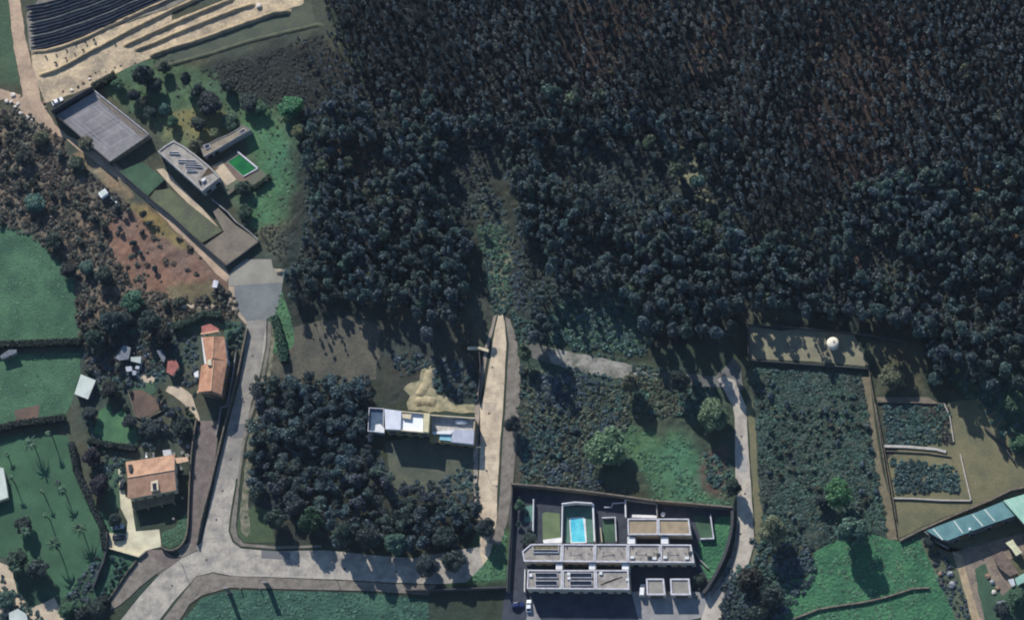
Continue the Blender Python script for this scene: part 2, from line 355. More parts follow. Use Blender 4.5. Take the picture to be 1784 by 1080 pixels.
# dirt tracks and the bare earth at the upper left
patch('dirt_track', za((55,-40),(100,350),(150,600),(165,700),(100,740),(190,840),(250,870),(370,960),(480,1010),(560,1085),(610,1110),(700,1180),(900,1320),(1040,1430),(1330,1730),(1500,1900),(1560,1980),(1640,2040),(1660,1990),(1600,1880),(1400,1680),(1200,1480),(1000,1320),(840,1190),(700,1090),(640,1050),(500,990),(400,900),(345,820),(300,740),(280,640),(220,420),(180,250),(140,-40)), DIRT, .03, .35)
patch('dirt_track', za((-30,640),(60,660),(150,690),(120,760),(40,720),(-30,730)), DIRT, .026, .3)
patch('bare_earth', za((225,400),(340,385),(560,330),(800,210),(1246,60),(1246,150),(1800,-60),(2180,-60),(2200,30),(2000,90),(1400,340),(1080,425),(900,500),(700,610),(480,700),(330,745),(290,650),(240,520)), SAND, .02, .4)
patch('crop_field', za((190,100),(215,370),(300,385),(560,330),(800,205),(1246,50),(1500,-60),(300,-60),(240,60)), M('crop_soil',(138,130,116),(108,104,98),.3,grain=.25,gscale=1.5), .015, .4)
patch('field_margin', zb((-60,370),(150,300),(740,95),(880,80),(1000,0),(1040,170),(900,200),(600,300),(300,380),(0,460),(-150,500)), M('olive_grass',(86,92,76),(70,78,68),.15,grain=.2,gscale=1.5,bump=.1), .022, .4)
# meadows
patch('meadow', [(-40,372),(10,392),(50,405),(75,425),(100,455),(128,480),(138,540),(142,594),(60,600),(-40,606)], MEADOW, .01, .7)
patch('meadow', [(-40,622),(60,616),(142,614),(140,650),(126,700),(112,728),(60,738),(-40,752)], MEADOW, .01, .5)
patch('bare_patch', zf((95,905),(265,868),(258,960),(110,985)), BROWNG, .018, .3)
patch('lawn', [(-40,768),(40,757),(118,757),(128,800),(140,840),(165,870),(176,905),(172,950),(150,1000),(128,1030),(110,1042),(92,1010),(60,985),(-40,960)], M('palm_lawn',(66,100,74),(52,82,62),.08,grain=.16,gscale=1.6,bump=.08), .01, .5)
patch('meadow', [(300,1100),(352,1042),(400,1027),(470,1029),(560,1031),(652,1034),(745,1044),(748,1100)], MEADOWC, .012, .4)
patch('meadow', [(1345,1100),(1352,1030),(1372,1010),(1410,1005),(1420,960),(1470,935),(1520,930),(1560,943),(1600,935),(1618,975),(1650,1040),(1672,1100)], MEADOWB, .01, .5)
patch('dry_meadow', [(1652,700),(1700,695),(1740,720),(1784,770),(1820,820),(1820,850),(1755,866),(1700,880),(1620,912),(1562,938),(1545,800),(1600,760)], DRYG, .012, .6)
patch('tilled_field', [(508,572),(560,558),(600,552),(640,556),(662,570),(660,625),(655,662),(600,668),(530,664),(478,655),(470,640),(500,610)], FIELDB, .012, 1.0)
patch('grass_verge', [(470,555),(490,500),(496,520),(512,575),(512,600),(500,612),(474,618)], LAWN, .014, .5)
patch('grass_verge', [(414,905),(440,880),(470,890),(480,945),(425,945),(415,930)], M('verge_grass',(74,88,62),(60,76,56),.2,grain=.3,gscale=1.5), .014, .4)
patch('grass_verge', zk((1500,440),(1640,300),(1720,120),(1715,460),(1500,475)), LAWN, .014, .3)
patch('building_plot', zl((380,300),(420,230),(350,190),(400,140),(500,110),(530,20),(600,-40),(640,40),(600,120),(650,220),(740,250),(820,310),(985,315),(985,395),(400,365)), M('plot_sand',(172,160,128),(120,118,94),.35,grain=.3,gscale=1.4,bump=.15), .014, 1.0)
patch('building_plot', zl((640,560),(1010,640),(1000,900),(960,1080),(300,1060),(240,900),(200,640)), M('plot_grass',(92,94,78),(74,80,70),.2,grain=.25,gscale=1.2,bump=.1), .012, .5)
# gardens of the two tiled houses
patch('garden_path', zh((700,650),(800,650),(900,720),(985,980),(960,990),(930,900),(860,820),(760,740),(680,690)), TANPAVE, .03, .25)
patch('garden_path', zh((440,560),(520,530),(600,590),(560,630),(450,600)), TANPAVE, .03, .2)
patch('garden_lawn', zh((30,1080),(90,960),(110,870),(200,800),(230,900),(310,850),(400,930),(440,1080),(430,1155),(250,1140),(60,1110)), LAWN, .02, .3)
patch('garden_lawn', zh((370,620),(560,600),(600,700),(520,750),(400,680)), LAWND, .02, .3)
patch('garden_bed', zh((360,690),(480,680),(600,760),(700,800),(560,900),(430,920)), BROWNG, .024, .3)
patch('garden_lawn', zh((760,100),(960,60),(1180,90),(1330,100),(1270,280),(1200,300),(1170,140),(960,180),(740,180)), LAWND, .02, .5)
patch('garden_lawn', zi((545,780),(640,740),(735,620),(740,760),(690,860),(600,895),(550,870)), LAWND, .03, .1)
patch('terrace', zi((232,318),(258,320),(285,520),(325,540),(360,770),(530,755),(545,880),(440,905),(385,950),(165,890),(168,780),(290,790),(300,700),(250,600)), YELP, .035, .05)
patch('garden_lawn', zi((150,200),(232,318),(250,600),(200,640),(150,560),(120,300)), LAWND, .02, .3)
patch('garden_yard', [(-10,976),(20,985),(30,1030),(55,1060),(95,1040),(115,1075),(105,1100),(-10,1100)], TANPAVE, .02, .5)
# slope and lots
patch('gravel_strip', zg((300,575),(430,540),(640,545),(660,580),(640,570),(430,565)), TANPAVE, .02, .15)
patch('paved_lot', zn((70,80),(240,110),(370,95),(620,120),(700,295),(400,268),(80,255)), M('paved_lot',(132,128,104),(116,112,94),.2,grain=.16,gscale=2), .02, .1)
patch('lot_path', zn((665,350),(705,345),(735,620),(775,850),(840,1080),(860,1200),(800,1200),(770,1010),(735,830),(712,620)), M('lot_path',(122,112,90),(100,94,76),.3,grain=.2), .02, .15)
patch('lot_path', zn((740,455),(1010,455),(1070,490),(745,475)), M('lot_path_pale',(124,114,98),(104,96,84),.3,grain=.2), .025, .15)
patch('yard', zo((200,700),(300,745),(665,650),(665,760),(560,790),(640,880),(560,960),(560,1080),(440,1100),(390,1000),(340,760)), M('farm_yard',(138,124,108),(112,102,92),.25,grain=.3,gscale=1.4,bump=.1), .015, .4)
patch('farm_drive', zo((310,740),(360,760),(395,900),(450,1080),(470,1110),(415,1110),(375,960),(335,820)), M('farm_drive',(176,156,126),(140,124,100),.3,grain=.2), .022, .2)
patch('grass_verge', zo((420,830),(470,800),(500,880),(560,960),(620,900),(680,900),(690,1100),(480,1100),(440,960)), LAWND, .02, .4)

# ---------------------------------------------------------------- the ground sheet
GL = [  # polygon in photograph pixels, tone, feather (m), relief (m)
 ([(-60,-60),(560,-60),(600,80),(520,200),(520,420),(490,470),(490,640),(-60,1140)], (76,80,68), 5, .1),
 ([(-60,-60),(20,-60),(24,80),(40,150),(-60,150)], (70,90,72), 2, .1),
 ([(-60,200),(30,190),(90,225),(150,300),(215,350),(300,400),(385,480),(420,540),(400,560),(290,560),(140,600),(128,480),(70,420),(-60,370)], (114,102,88), 4, .4),
 ([(185,385),(245,360),(300,395),(388,470),(398,500),(330,525),(235,500),(195,440)], (124,98,84), 6, .3),
 ([(215,340),(300,395),(340,440),(300,430),(250,390)], (132,118,80), 3, .2),
 ([(290,500),(370,490),(400,540),(300,560)], (104,100,80), 3, .2),
 ([(130,270),(170,260),(240,345),(215,350),(170,310)], (140,118,92), 2, .3),
 ([(140,560),(290,550),(300,650),(200,740),(140,690)], (62,74,66), 4, .2),
 ([(160,120),(290,100),(420,140),(520,200),(530,330),(515,400),(440,420),(400,330),(440,240),(300,250),(190,170)], (78,100,76), 4, .15),
 ([(270,200),(360,180),(420,215),(350,255),(280,240)], (112,116,84), 3, .1),
 ([(425,170),(470,195),(500,260),(518,330),(505,390),(445,402),(430,360),(460,320),(430,225)], (76,112,80), 3, .1),
 ([(440,400),(520,380),(500,460),(470,440)], (92,90,72), 4, .2),
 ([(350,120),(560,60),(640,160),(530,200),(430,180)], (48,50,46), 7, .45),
 ([(560,-60),(1850,-60),(1850,640),(1630,660),(1600,570),(1300,550),(1180,600),(960,600),(900,550),(840,560),(840,640),(660,600),(500,560),(490,470),(520,400),(520,200),(640,150)], (38,40,40), 5, .4),  # forest floor colour darkened to stand in for shade between the trees
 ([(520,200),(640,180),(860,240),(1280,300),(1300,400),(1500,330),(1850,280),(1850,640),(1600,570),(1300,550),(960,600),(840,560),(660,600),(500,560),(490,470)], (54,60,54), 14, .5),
 ([(700,520),(800,500),(850,560),(830,640),(700,640)], (84,84,70), 8, .3),
 ([(1280,520),(1380,520),(1400,560),(1300,562)], (96,92,74), 6, .3),
 ([(1480,430),(1600,470),(1640,560),(1560,560)], (80,78,62), 10, .4),
 ([(960,-60),(1120,-60),(1140,60),(1060,140),(980,110)], (58,52,49), 18, .4),
 ([(1420,20),(1600,40),(1640,120),(1560,220),(1600,300),(1500,330),(1380,240)], (56,50,47), 20, .4),
 ([(1230,20),(1270,30),(1262,110),(1215,150),(1180,140)], (80,70,62), 4, .3),
 ([(640,240),(560,250),(570,330),(650,310)], (74,60,54), 6, .3),
 ([(1150,245),(1190,250),(1235,320),(1240,360),(1205,350),(1170,310)], (124,124,98), 5, .4),
 ([(1480,440),(1500,445),(1500,490),(1484,500)], (150,110,90), 1.5, .1),
 ([(1660,250),(1700,280),(1784,400),(1784,430),(1690,330)], (92,78,62), 3, .2),
 ([(830,395),(880,388),(890,470),(894,545),(858,548),(846,470)], (104,108,90), 3, .3),
 ([(960,510),(1110,495),(1150,560),(1120,620),(960,600)], (64,88,72), 3, .6),
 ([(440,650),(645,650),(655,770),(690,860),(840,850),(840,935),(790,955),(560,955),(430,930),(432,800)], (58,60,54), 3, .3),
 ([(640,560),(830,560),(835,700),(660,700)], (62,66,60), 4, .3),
 ([(905,600),(1280,660),(1285,860),(890,850)], (64,76,64), 4, .45),
 ([(895,700),(1010,680),(1020,840),(895,850)], (74,74,66), 4, .4),
 (zp((740,600),(800,640),(905,700),(960,640),(1020,640),(1120,760),(1260,850),(1340,890),(1320,1090),(1100,1082),(860,1050),(840,960),(760,820),(700,700)), (74,108,80), 5, .25),
 ([(1215,790),(1270,780),(1272,870),(1220,860)], (96,82,72), 4, .3),
 ([(1305,640),(1505,650),(1550,930),(1420,960),(1320,960)], (66,76,68), 2, .6),
 ([(1532,702),(1655,702),(1665,780),(1545,778)], (74,74,66), .6, .5),
 ([(1547,785),(1670,790),(1680,866),(1560,864)], (92,80,70), .6, .4),
 ([(1515,600),(1600,600),(1612,690),(1530,690)], (78,80,64), 2, .3),
 ([(1640,640),(1850,600),(1850,860),(1780,800),(1700,700)], (66,92,68), 4, .4),
 ([(1560,930),(1640,900),(1784,850),(1784,1100),(1640,1100)], (92,96,76), 3, .2),
 ([(880,860),(1275,885),(1280,940),(1240,1040),(885,1030)], (82,84,80), 1, 0),
 ([(-60,1000),(200,960),(210,1000),(170,1060),(140,1100),(-60,1100)], (58,80,64), 4, .3),
 ([(176,880),(250,960),(270,985),(220,1040),(180,1060),(160,1010)], (64,96,76), 2, .3),
 ([(840,925),(885,925),(885,1015),(780,1020)], (74,100,70), 3, .1),
 ([(1260,990),(1345,980),(1420,1005),(1350,1100),(1250,1100)], (58,72,62), 3, .3),
]
def build_ground():
    fx = np.arange(-196, 196.01, .5); fy = np.arange(-132, 136.01, .5)
    cx = np.array([2600, 1500, 900, 600, 420, 320, 250, 215.]); 
    xs = np.concatenate([-cx, fx, cx[::-1]]); ys = np.concatenate([-cx, -np.array([170, 145.]), fx[:0], fy, np.array([150, 180.]), cx[::-1]])
    X, Y = np.meshgrid(xs, ys)
    wx = X+6*(fbm(X, Y, .12, 1)-.5)+1.6*(fbm(X, Y, .7, 2)-.5); wy = Y+6*(fbm(X, Y, .12, 4)-.5)+1.6*(fbm(X, Y, .7, 6)-.5)
    base = np.array([lin(58), lin(66), lin(54)])
    col = np.ones(X.shape+(3,))*base; rough = np.full(X.shape, .15)
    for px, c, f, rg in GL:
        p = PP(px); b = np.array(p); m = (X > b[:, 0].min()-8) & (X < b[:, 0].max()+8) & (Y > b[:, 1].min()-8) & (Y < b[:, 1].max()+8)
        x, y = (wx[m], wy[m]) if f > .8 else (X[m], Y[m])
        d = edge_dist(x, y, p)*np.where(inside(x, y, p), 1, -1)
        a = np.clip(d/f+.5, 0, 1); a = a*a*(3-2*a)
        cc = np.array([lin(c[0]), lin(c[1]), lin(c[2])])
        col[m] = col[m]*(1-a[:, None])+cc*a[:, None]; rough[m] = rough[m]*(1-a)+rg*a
    # two or three tones of litter and weeds
    n = fbm(X, Y, .2, 11); n2 = fbm(X, Y, .9, 14, 3)
    col *= (0.72+.56*n)[..., None]*(0.8+.4*n2)[..., None]
    shift = (fbm(X, Y, .08, 21)-.5)[..., None]; col *= 1+shift*np.array([.5, 0, -.35])
    flat = np.zeros(X.shape, bool)
    for p in FLAT:
        b = np.array(p); m = (X > b[:, 0].min()-1.5) & (X < b[:, 0].max()+1.5) & (Y > b[:, 1].min()-1.5) & (Y < b[:, 1].max()+1.5)
        if m.any(): flat[m] |= inside(X[m], Y[m], p) | (edge_dist(X[m], Y[m], p) < .8)
    Zc = rough*(2.2*(fbm(X, Y, .45, 31, 4)-.45)); Zc = np.where(flat, -.05, Zc-.06)
    edge = (np.abs(X) > 196) | (Y < -132) | (Y > 136); Zc[edge] = -.05
    ny, nx = X.shape; me = bpy.data.meshes.new('ground')
    v = np.stack([X, Y, Zc], -1).reshape(-1, 3); idx = np.arange(nx*ny).reshape(ny, nx)
    f = np.stack([idx[:-1, :-1], idx[:-1, 1:], idx[1:, 1:], idx[1:, :-1]], -1).reshape(-1, 4)
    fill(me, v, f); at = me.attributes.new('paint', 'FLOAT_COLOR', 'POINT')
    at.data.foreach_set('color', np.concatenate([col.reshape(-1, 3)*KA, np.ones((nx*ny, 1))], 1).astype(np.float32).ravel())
    m = bpy.data.materials.new('ground'); m.use_nodes = True; N = m.node_tree.nodes; L = m.node_tree.links; b = N['Principled BSDF']
    b.inputs['Roughness'].default_value = .95; b.inputs['Specular IOR Level'].default_value = .1
    a = N.new('ShaderNodeAttribute'); a.attribute_name = 'paint'; g = N.new('ShaderNodeNewGeometry')
    n2 = N.new('ShaderNodeTexNoise'); n2.inputs['Scale'].default_value = 1.6; n2.inputs['Detail'].default_value = 6; n2.inputs['Roughness'].default_value = .75
    L.new(g.outputs['Position'], n2.inputs['Vector'])
    mr = N.new('ShaderNodeMapRange'); mr.inputs[1].default_value = .3; mr.inputs[2].default_value = .7; mr.inputs[3].default_value = .6; mr.inputs[4].default_value = 1.4
    L.new(n2.outputs['Fac'], mr.inputs[0])
    mu = N.new('ShaderNodeMix'); mu.data_type = 'RGBA'; mu.blend_type = 'MULTIPLY'; mu.inputs[0].default_value = 1
    L.new(a.outputs['Color'], mu.inputs[6]); L.new(mr.outputs[0], mu.inputs[7]); L.new(mu.outputs[2], b.inputs['Base Color'])
    bm = N.new('ShaderNodeBump'); bm.inputs['Distance'].default_value = .25; L.new(n2.outputs['Fac'], bm.inputs['Height']); L.new(bm.outputs[0], b.inputs['Normal'])
    me.materials.append(m); o = bpy.data.objects.new('ground', me); C.objects.link(o); tag(o, kind='structure')
def fill(me, v, f, mi=None):
    v = np.asarray(v, np.float32); f = np.asarray(f, np.int32); k = f.shape[1]
    me.vertices.add(len(v)); me.vertices.foreach_set('co', v.ravel())
    me.loops.add(f.size); me.loops.foreach_set('vertex_index', f.ravel())
    me.polygons.add(len(f)); me.polygons.foreach_set('loop_start', np.arange(0, f.size, k, dtype=np.int32)); me.polygons.foreach_set('loop_total', np.full(len(f), k, np.int32))
    if mi is not None: me.polygons.foreach_set('material_index', np.asarray(mi, np.int32))
    me.update(calc_edges=True)
TILE = M('clay_tiles', (198, 150, 120), (166, 122, 98), .4, grain=.2, gscale=4, stripes=(1, .12, .55, .22))
TILEB = M('clay_tiles_tan', (194, 154, 126), (164, 128, 104), .4, grain=.2, gscale=4, stripes=(1, .1, .55, .2))
TILER = M('clay_tiles_red', (172, 110, 100), (146, 92, 84), .5, grain=.18, gscale=4)
RIDGE = M('ridge_tiles', (212, 176, 146), (190, 154, 126), 1, grain=.15)
BRONZE = M('bronze_fascia', (120, 110, 84), (98, 90, 70), .6, grain=.15)
TEAL = M('teal_sheeting', (104, 142, 142), (84, 122, 124), .2, grain=.12, rough=.5)
MINT = M('mint_sheeting', (160, 200, 178), (140, 182, 162), .2, grain=.08, rough=.5)
PALE = M('pale_sheeting', (206, 212, 200), (186, 194, 184), .3, grain=.08)
HEDGE = M('hedge_core', (34, 44, 34), (24, 32, 26), 1, grain=.4)
CARBLK = M('car_paint_black', (36, 38, 42), rough=.25, spec=.6, grain=.05)
CARWHT = M('car_paint_white', (232, 232, 232), rough=.3, spec=.5, grain=.03)
CARSIL = M('car_paint_silver', (170, 176, 182), rough=.3, spec=.6, grain=.04)
CARBLU = M('car_paint_blue', (34, 48, 96), rough=.3, spec=.5, grain=.04)

# ---------------------------------------------------------------- vehicles
def car(label, px, py, ang, paint, z=.03, L=4.3, W=1.8, van=False, group=None):
    x, y = P(px, py, z); th = thing('car' if not van else 'van', label, 'car' if not van else 'van', x, y, z, group)
    c, s = math.cos(ang), math.sin(ang)
    def T(a, b): return (x+c*a-s*b, y+s*a+c*b)
    def loft(secs, name, m):
        mb = MB(); n = len(secs[0])
        for sec in secs:
            for a, b, h in sec: mb.v.append((*T(a, b), z+h))
        for i in range(len(secs)-1):
            for j in range(n):
                k = (j+1) % n; mb.f.append((i*n+j, i*n+k, (i+1)*n+k, (i+1)*n+j)); mb.m.append(0)
        mb.f.append(tuple(range(n-1, -1, -1))); mb.m.append(0); e = (len(secs)-1)*n; mb.f.append(tuple(range(e, e+n))); mb.m.append(0)
        return mb.build(name, m, th)
    def sec(a, w_, h0, h1): return [(a, -w_, h0), (a, -w_*1.02, (h0+h1)/2), (a, -w_*.9, h1), (a, w_*.9, h1), (a, w_*1.02, (h0+h1)/2), (a, w_, h0)]
    h = W/2; l = L/2; top = 1.9 if van else 1.42
    loft([sec(-l, h*.82, .42, .78), sec(-l*.93, h*.97, .28, .92), sec(-l*.3, h, .25, .95), sec(l*.4, h, .25, .93), sec(l*.86, h*.94, .28, .8), sec(l, h*.72, .42, .62)], 'body', paint)
    loft([sec(-l*(.95 if van else .82), h*.86, .9, 1.0), sec(-l*(.9 if van else .55), h*.78, .9, top), sec(l*(.35 if van else .12), h*.78, .9, top), sec(l*(.62 if van else .45), h*.86, .9, .96)], 'window', GLASS)
    loft([sec(-l*(.88 if van else .5), h*.76, top-.02, top+.04), sec(l*(.34 if van else .1), h*.76, top-.02, top+.04)], 'roof', paint)
    for a in (-.6, .62):
        for b in (-1, 1):
            p0 = T(a*l, b*(h-.2)); p1 = T(a*l, b*(h+.02)); mb = MB().rod((*p0, z+.32), (*p1, z+.32), .32, 12)
            mb.face([mb.v[i] for i in range(12, 24)]); mb.build('wheel', RUBBER, th)
    return th
PI = math.pi
car('white estate car parked beside the tennis court wall', 101, 178, R(28), CARWHT)
car('black car on the yellow terrace by the tan tiled house', 208, 937, R(2), CARBLK, .04, 4.6, 2.0)
car('silver car in the shade above the black car on the terrace', 206, 918, R(4), CARSIL, .04)
car('dark car squeezed beside the west wall of the tan tiled house', 214, 845, R(80), CARBLK, .04, 4.0, 1.7)
car('blue car parked in the shade below the terraced houses', 902, 1054, R(5), CARBLU, .05)
car('white car parked in the shade below the terraced houses', 922, 1056, R(90), CARWHT, .05)
car('white van standing against the left garage', 1120, 1029, R(85), CARWHT, .05, 4.4, 1.9, van=True)
car('grey car on the dirt below the red roofed shed', 242, 640, R(70), CARSIL, .03)
# flatbed truck on the slope
x, y = P(190, 346); th = thing('truck', 'white truck with a raised loader arm on the dirt slope', 'truck', x, y, 0)
mb = MB().box(x-1.6, y+1.2, .5, 2.5, 3.0, 2.2, R(35)); mb.build('cab', CARWHT, th)
MB().box(x-1.55, y+1.25, 2.5, 2.56, 2.2, 1.7, R(35)).build('roof', PALE, th)
MB().box(x+1.8, y-1.4, .7, 1.0, 5.0, 2.1, R(-42)).build('flatbed', DGREY, th)
MB().box(x+2.0, y-1.2, 1.0, 1.5, 3.4, .5, R(-42)).build('side_rail', CARWHT, th)
mb = MB(); mb.rod((x+.6, y-.4, 1.0), (x+1.6, y-.6, 4.2), .28, 8); mb.rod((x+1.6, y-.6, 4.2), (x+3.6, y-1.6, 4.9), .24, 8); mb.build('loader_arm', DGREY, th)
MB().box(x+3.9, y-1.7, 4.0, 5.2, 1.3, 1.1, R(-30)).build('bucket', DGREY, th)
for a, b in ((-2.4, .6), (-.9, 2.2), (1.0, -1.9), (2.1, -.2), (3.2, -2.6), (3.9, -1.3)):
    MB().rod((x+a, y+b, .5), (x+a+.15, y+b+.25, .5), .5, 12).build('wheel', RUBBER, th)

# ---------------------------------------------------------------- walls
def wallthing(name, label, px, wd, z1, mat, z0=-.1, sm=False, group=None, cat='wall', top=None, pz=0.0):
    p = PP(px, pz)
    if sm: p = smooth(p, False)
    mats = [mat, top or mat]; o = MB().wall(p, wd, z0, z1, 0, 1).build(name, mats); return tag(o, label, cat, group)
wallthing('retaining_wall', 'brown stone wall between the setts lane and the main street', [(432,574),(424,612),(414,660),(404,700),(392,745),(379,800),(367,850),(352,905),(344,948)], .4, 1.7, STONE)
wallthing('garden_wall', 'long dark wall curving round the garden of the tan tiled house', zi((805,-40),(792,40),(768,200),(755,420),(748,600),(742,760),(722,840),(680,895),(620,918),(570,905),(545,878)), .35, 1.6, STONE, sm=True)
wallthing('terrace_wall', 'low cream wall edging the yellow terrace and lawn', zi((165,895),(385,958),(440,912)), .4, 1.2, CREAM)
wallthing('garden_wall', 'dark boundary wall sweeping down beside the palm lawn', zi((160,780),(158,900),(135,1000),(100,1080),(60,1190)), .5, 2.2, DGREY)
wallthing('garden_wall', 'pale low wall between the street pavement and corner shrubs', zs((1290,200),(1200,310),(1060,520),(900,700)), .3, 1.0, STONE)
wallthing('garden_wall', 'grey wall beside the orange roofed house above the lane', zh((1290,340),(1262,560),(1215,830),(1160,840),(1130,1020),(1118,1080)), .3, 1.5, GREY)
wallthing('garden_wall', 'dark wall on the left side of the sand street by the plot', [(836,612),(838,640),(837,665),(834,700)], .3, 1.8, DGREY)
wallthing('gate_wall', 'short tan wall and pier at the head of the sand street', [(816,608),(836,608),(852,613)], .9, 1.3, CREAM)
wallthing('boundary_wall', 'tall dark wall at the left edge of the terraced houses', zm((100,40),(92,300),(75,560),(62,800)), .4, 2.4, DGREY)
wallthing('boundary_wall', 'dark hedge-topped wall along the north of the terraced gardens', zm((95,30),(300,45),(620,80),(905,118),(1130,150),(1400,172),(1690,198)), .5, 3.4, STONE)
wallthing('boundary_wall', 'dark wall curving along the east street by the terraced houses', zm((1690,195),(1690,300),(1672,420),(1635,540),(1580,660),(1515,770),(1480,815)), 1.0, 2.8, DGREY, sm=True)
wallthing('boundary_wall', 'dark wall at the lower edge of the sand street corner', [(708,1030),(745,1030),(800,1028),(884,1025)], .5, 2.2, DGREY)
wallthing('lot_wall', 'upper wall of the fenced tan lot by the wood', zn((65,80),(350,100),(690,135),(900,170)), .25, 1.6, DGREY)
wallthing('lot_wall', 'lower wall of the fenced tan lot above the overgrown lot', zn((78,268),(400,292),(700,312)), .3, 1.6, DGREY)
wallthing('lot_wall', 'short wall at the left end of the fenced tan lot', zn((68,80),(72,180),(76,262)), .25, 1.6, DGREY)
wallthing('lot_wall', 'long thin wall down the right side of the overgrown lot', zn((702,315),(730,480),(770,720),(800,900),(830,1080),(846,1180)), .25, 1.1, STONE)
wallthing('lot_wall', 'narrow wall beside the two framed plots', zn((735,490),(780,720),(820,930),(845,1100)), .2, 1.0, STONE)
wallthing('kerb_wall', 'white kerb along the right of the upper framed plot', zn((1095,490),(1125,560),(1145,690)), .35, .6, KERB)
wallthing('kerb_wall', 'dark top kerb of the upper framed plot', zn((745,482),(900,485),(1095,492)), .3, .7, STONE)
wallthing('kerb_wall', 'bright white walkway between the two framed plots', zn((780,712),(900,715),(1050,728),(1105,742)), .9, .45, KERB)
wallthing('kerb_wall', 'white kerb along the right of the lower framed plot', zo((350,260),(375,370),(403,488)), .4, .6, KERB)
wallthing('kerb_wall', 'white kerb along the bottom of the lower framed plot', zo((20,478),(120,480),(250,488),(400,490)), .45, .6, KERB)
wallthing('kerb_wall', 'thin pale kerb along the top of the lower framed plot', zn((790,738),(1000,748),(1130,766)), .22, .5, STONE)
wallthing('field_wall', 'stone bank wall behind the teal roofed warehouse', zo((50,690),(150,640),(330,560),(500,490),(600,440),(700,420)), .6, 1.3, STONE)
wallthing('field_wall', 'low wall across the lush meadow at the lower right', zq((380,1080),(560,1010),(700,985),(850,965),(1010,930),(1200,870),(1310,865)), .5, .8, STONE)
wallthing('garden_wall', 'low stone edging around the brown garden bed', zh((360,690),(430,910),(500,945),(720,830)), .3, .7, STONE)
wallthing('track_wall', 'low wall beside the shaded track in the right wood edge', zo((470,130),(560,215),(620,300)), .4, 1.2, DGREY)

# ---------------------------------------------------------------- crop rows and earth banks at the upper left
CROPM = M('row_netting', (66, 70, 82), (44, 48, 60), .5, grain=.4, gscale=2.5)
CROPL = M('row_straw', (118, 118, 112), (92, 94, 96), .5, grain=.4, gscale=2.5)
rows = [40, 66, 92, 118, 142, 168, 192, 218, 242, 266, 290, 314, 338, 360]
for i, y0 in enumerate(rows):
    x0 = 185+y0*.1+(i % 3)*7
    pts = [(x0, y0+8), (330, y0-14), (450, y0-46), (620, y0-105), (800, y0-172), (1000, y0-262), (1246, y0-365), (1500, y0-470)]
    p = resample(PP(za(*pts)), 1.5, False); p = [(a+.25*(float(vn(a, b, .3, i))-.5), b+.5*(float(vn(a, b, .25, i+9))-.5)) for a, b in p]
    o = MB().ridge(p, .8+.2*(i % 2), .6+.2*((i*7) % 3)/2, -.02, 0, .35, i).build('crop_row', CROPL if i in (5, 9) else CROPM)
    pos = 'uppermost and shortest' if i == 0 else 'lowest and nearest the bare bank' if i == 13 else None
    nth = ['', 'second', 'third', 'fourth', 'fifth', 'sixth', 'seventh', 'eighth', 'ninth', 'tenth', 'eleventh', 'twelfth', 'thirteenth'][i] if not pos else ''
    tag(o, (f'{pos} dark planted row in the striped field' if pos else f'{nth} dark planted row from the top of the striped field') if i not in (5, 9) else f'paler straw row, {nth} from the top of the striped field', 'crop row', 'planted rows in the striped field')
BANK = M('earth_bank', (176, 156, 122), (140, 126, 104), .2, grain=.25, gscale=1.5, bump=.1)
for i, (pts, h) in enumerate([(za((280,550),(400,515),(520,455),(640,385),(760,325),(860,268),(1000,195),(1246,75),(1500,-40)), 1.0),
        (za((890,340),(1000,290),(1120,235),(1246,180),(1500,70),(1700,-10)), .95), (za((970,370),(1120,315),(1246,258),(1500,155),(1700,75),(1850,30)), .95),
        (za((1080,412),(1246,352),(1400,308),(1700,200),(1980,100),(2110,85)), 1.2), (za((1130,490),(1246,468),(1500,398),(1800,303),(2100,228),(2300,183),(2340,193)), .35),
        (za((225,378),(330,372),(440,345),(600,285),(800,190),(1020,90),(1246,-10)), .7)]):
    o = MB().ridge(resample(PP(pts), 1.5, False), 1.9, h, -.03, 0, .3, i).build('earth_bank', BANK if i != 4 else M('grass_bank', (84,88,70), (66,72,60), .4, grain=.3)); tag(o, kind='structure')

# ---------------------------------------------------------------- villa with tennis court
VW = M('villa_render', (176, 172, 166), (150, 146, 142), .5, grain=.12)
def terrace(name, px, z, topm, side=STONE, kind='structure'):
    p = PP(px, z); FLAT.append(p); return tag(MB().prism(p, -.1, z, 0, 1).build(name, [side, topm]), kind=kind)
ZC = 3.2
x, y = P(180, 220, ZC); tc = thing('tennis_court', 'grey hard tennis court on a walled platform with net and lines', 'tennis court', x, y, ZC)
cpx = zc((95,385),(455,165),(970,570),(605,818)); FLAT.append(PP(cpx, ZC))
MB().prism(PP(cpx, ZC), -.1, ZC, 0, 1).build('platform', [STONE, M('court_surface', (138, 134, 134), (116, 113, 116), .16, grain=.1, gscale=1.5)], tc)
LINE = M('court_line', (176, 174, 176), (146, 144, 148), .6, grain=.12, gscale=2)
q0, q1, q2, q3 = [np.array(P(*zc(k)[0], ZC)) for k in ((235,425),(488,288),(838,552),(572,702))]
def ct(u, v): a = q0+(q1-q0)*u; b = q3+(q2-q3)*u; return tuple(a+(b-a)*v)
mb = MB()
for a, b in (((0,0),(1,0)),((0,1),(1,1)),((0,0),(0,1)),((1,0),(1,1)),((.13,0),(.13,1)),((.87,0),(.87,1)),((.13,.24),(.87,.24)),((.13,.76),(.87,.76)),((.5,.24),(.5,.76))):
    mb.face([(px, py, ZC+.006+len(mb.f)*.0015) for px, py in strip([ct(*a), ct(*b)], .16)])
mb.build('court_line', LINE, tc)
mb = MB(); a_, b_ = ct(-.06, .5), ct(1.06, .5)
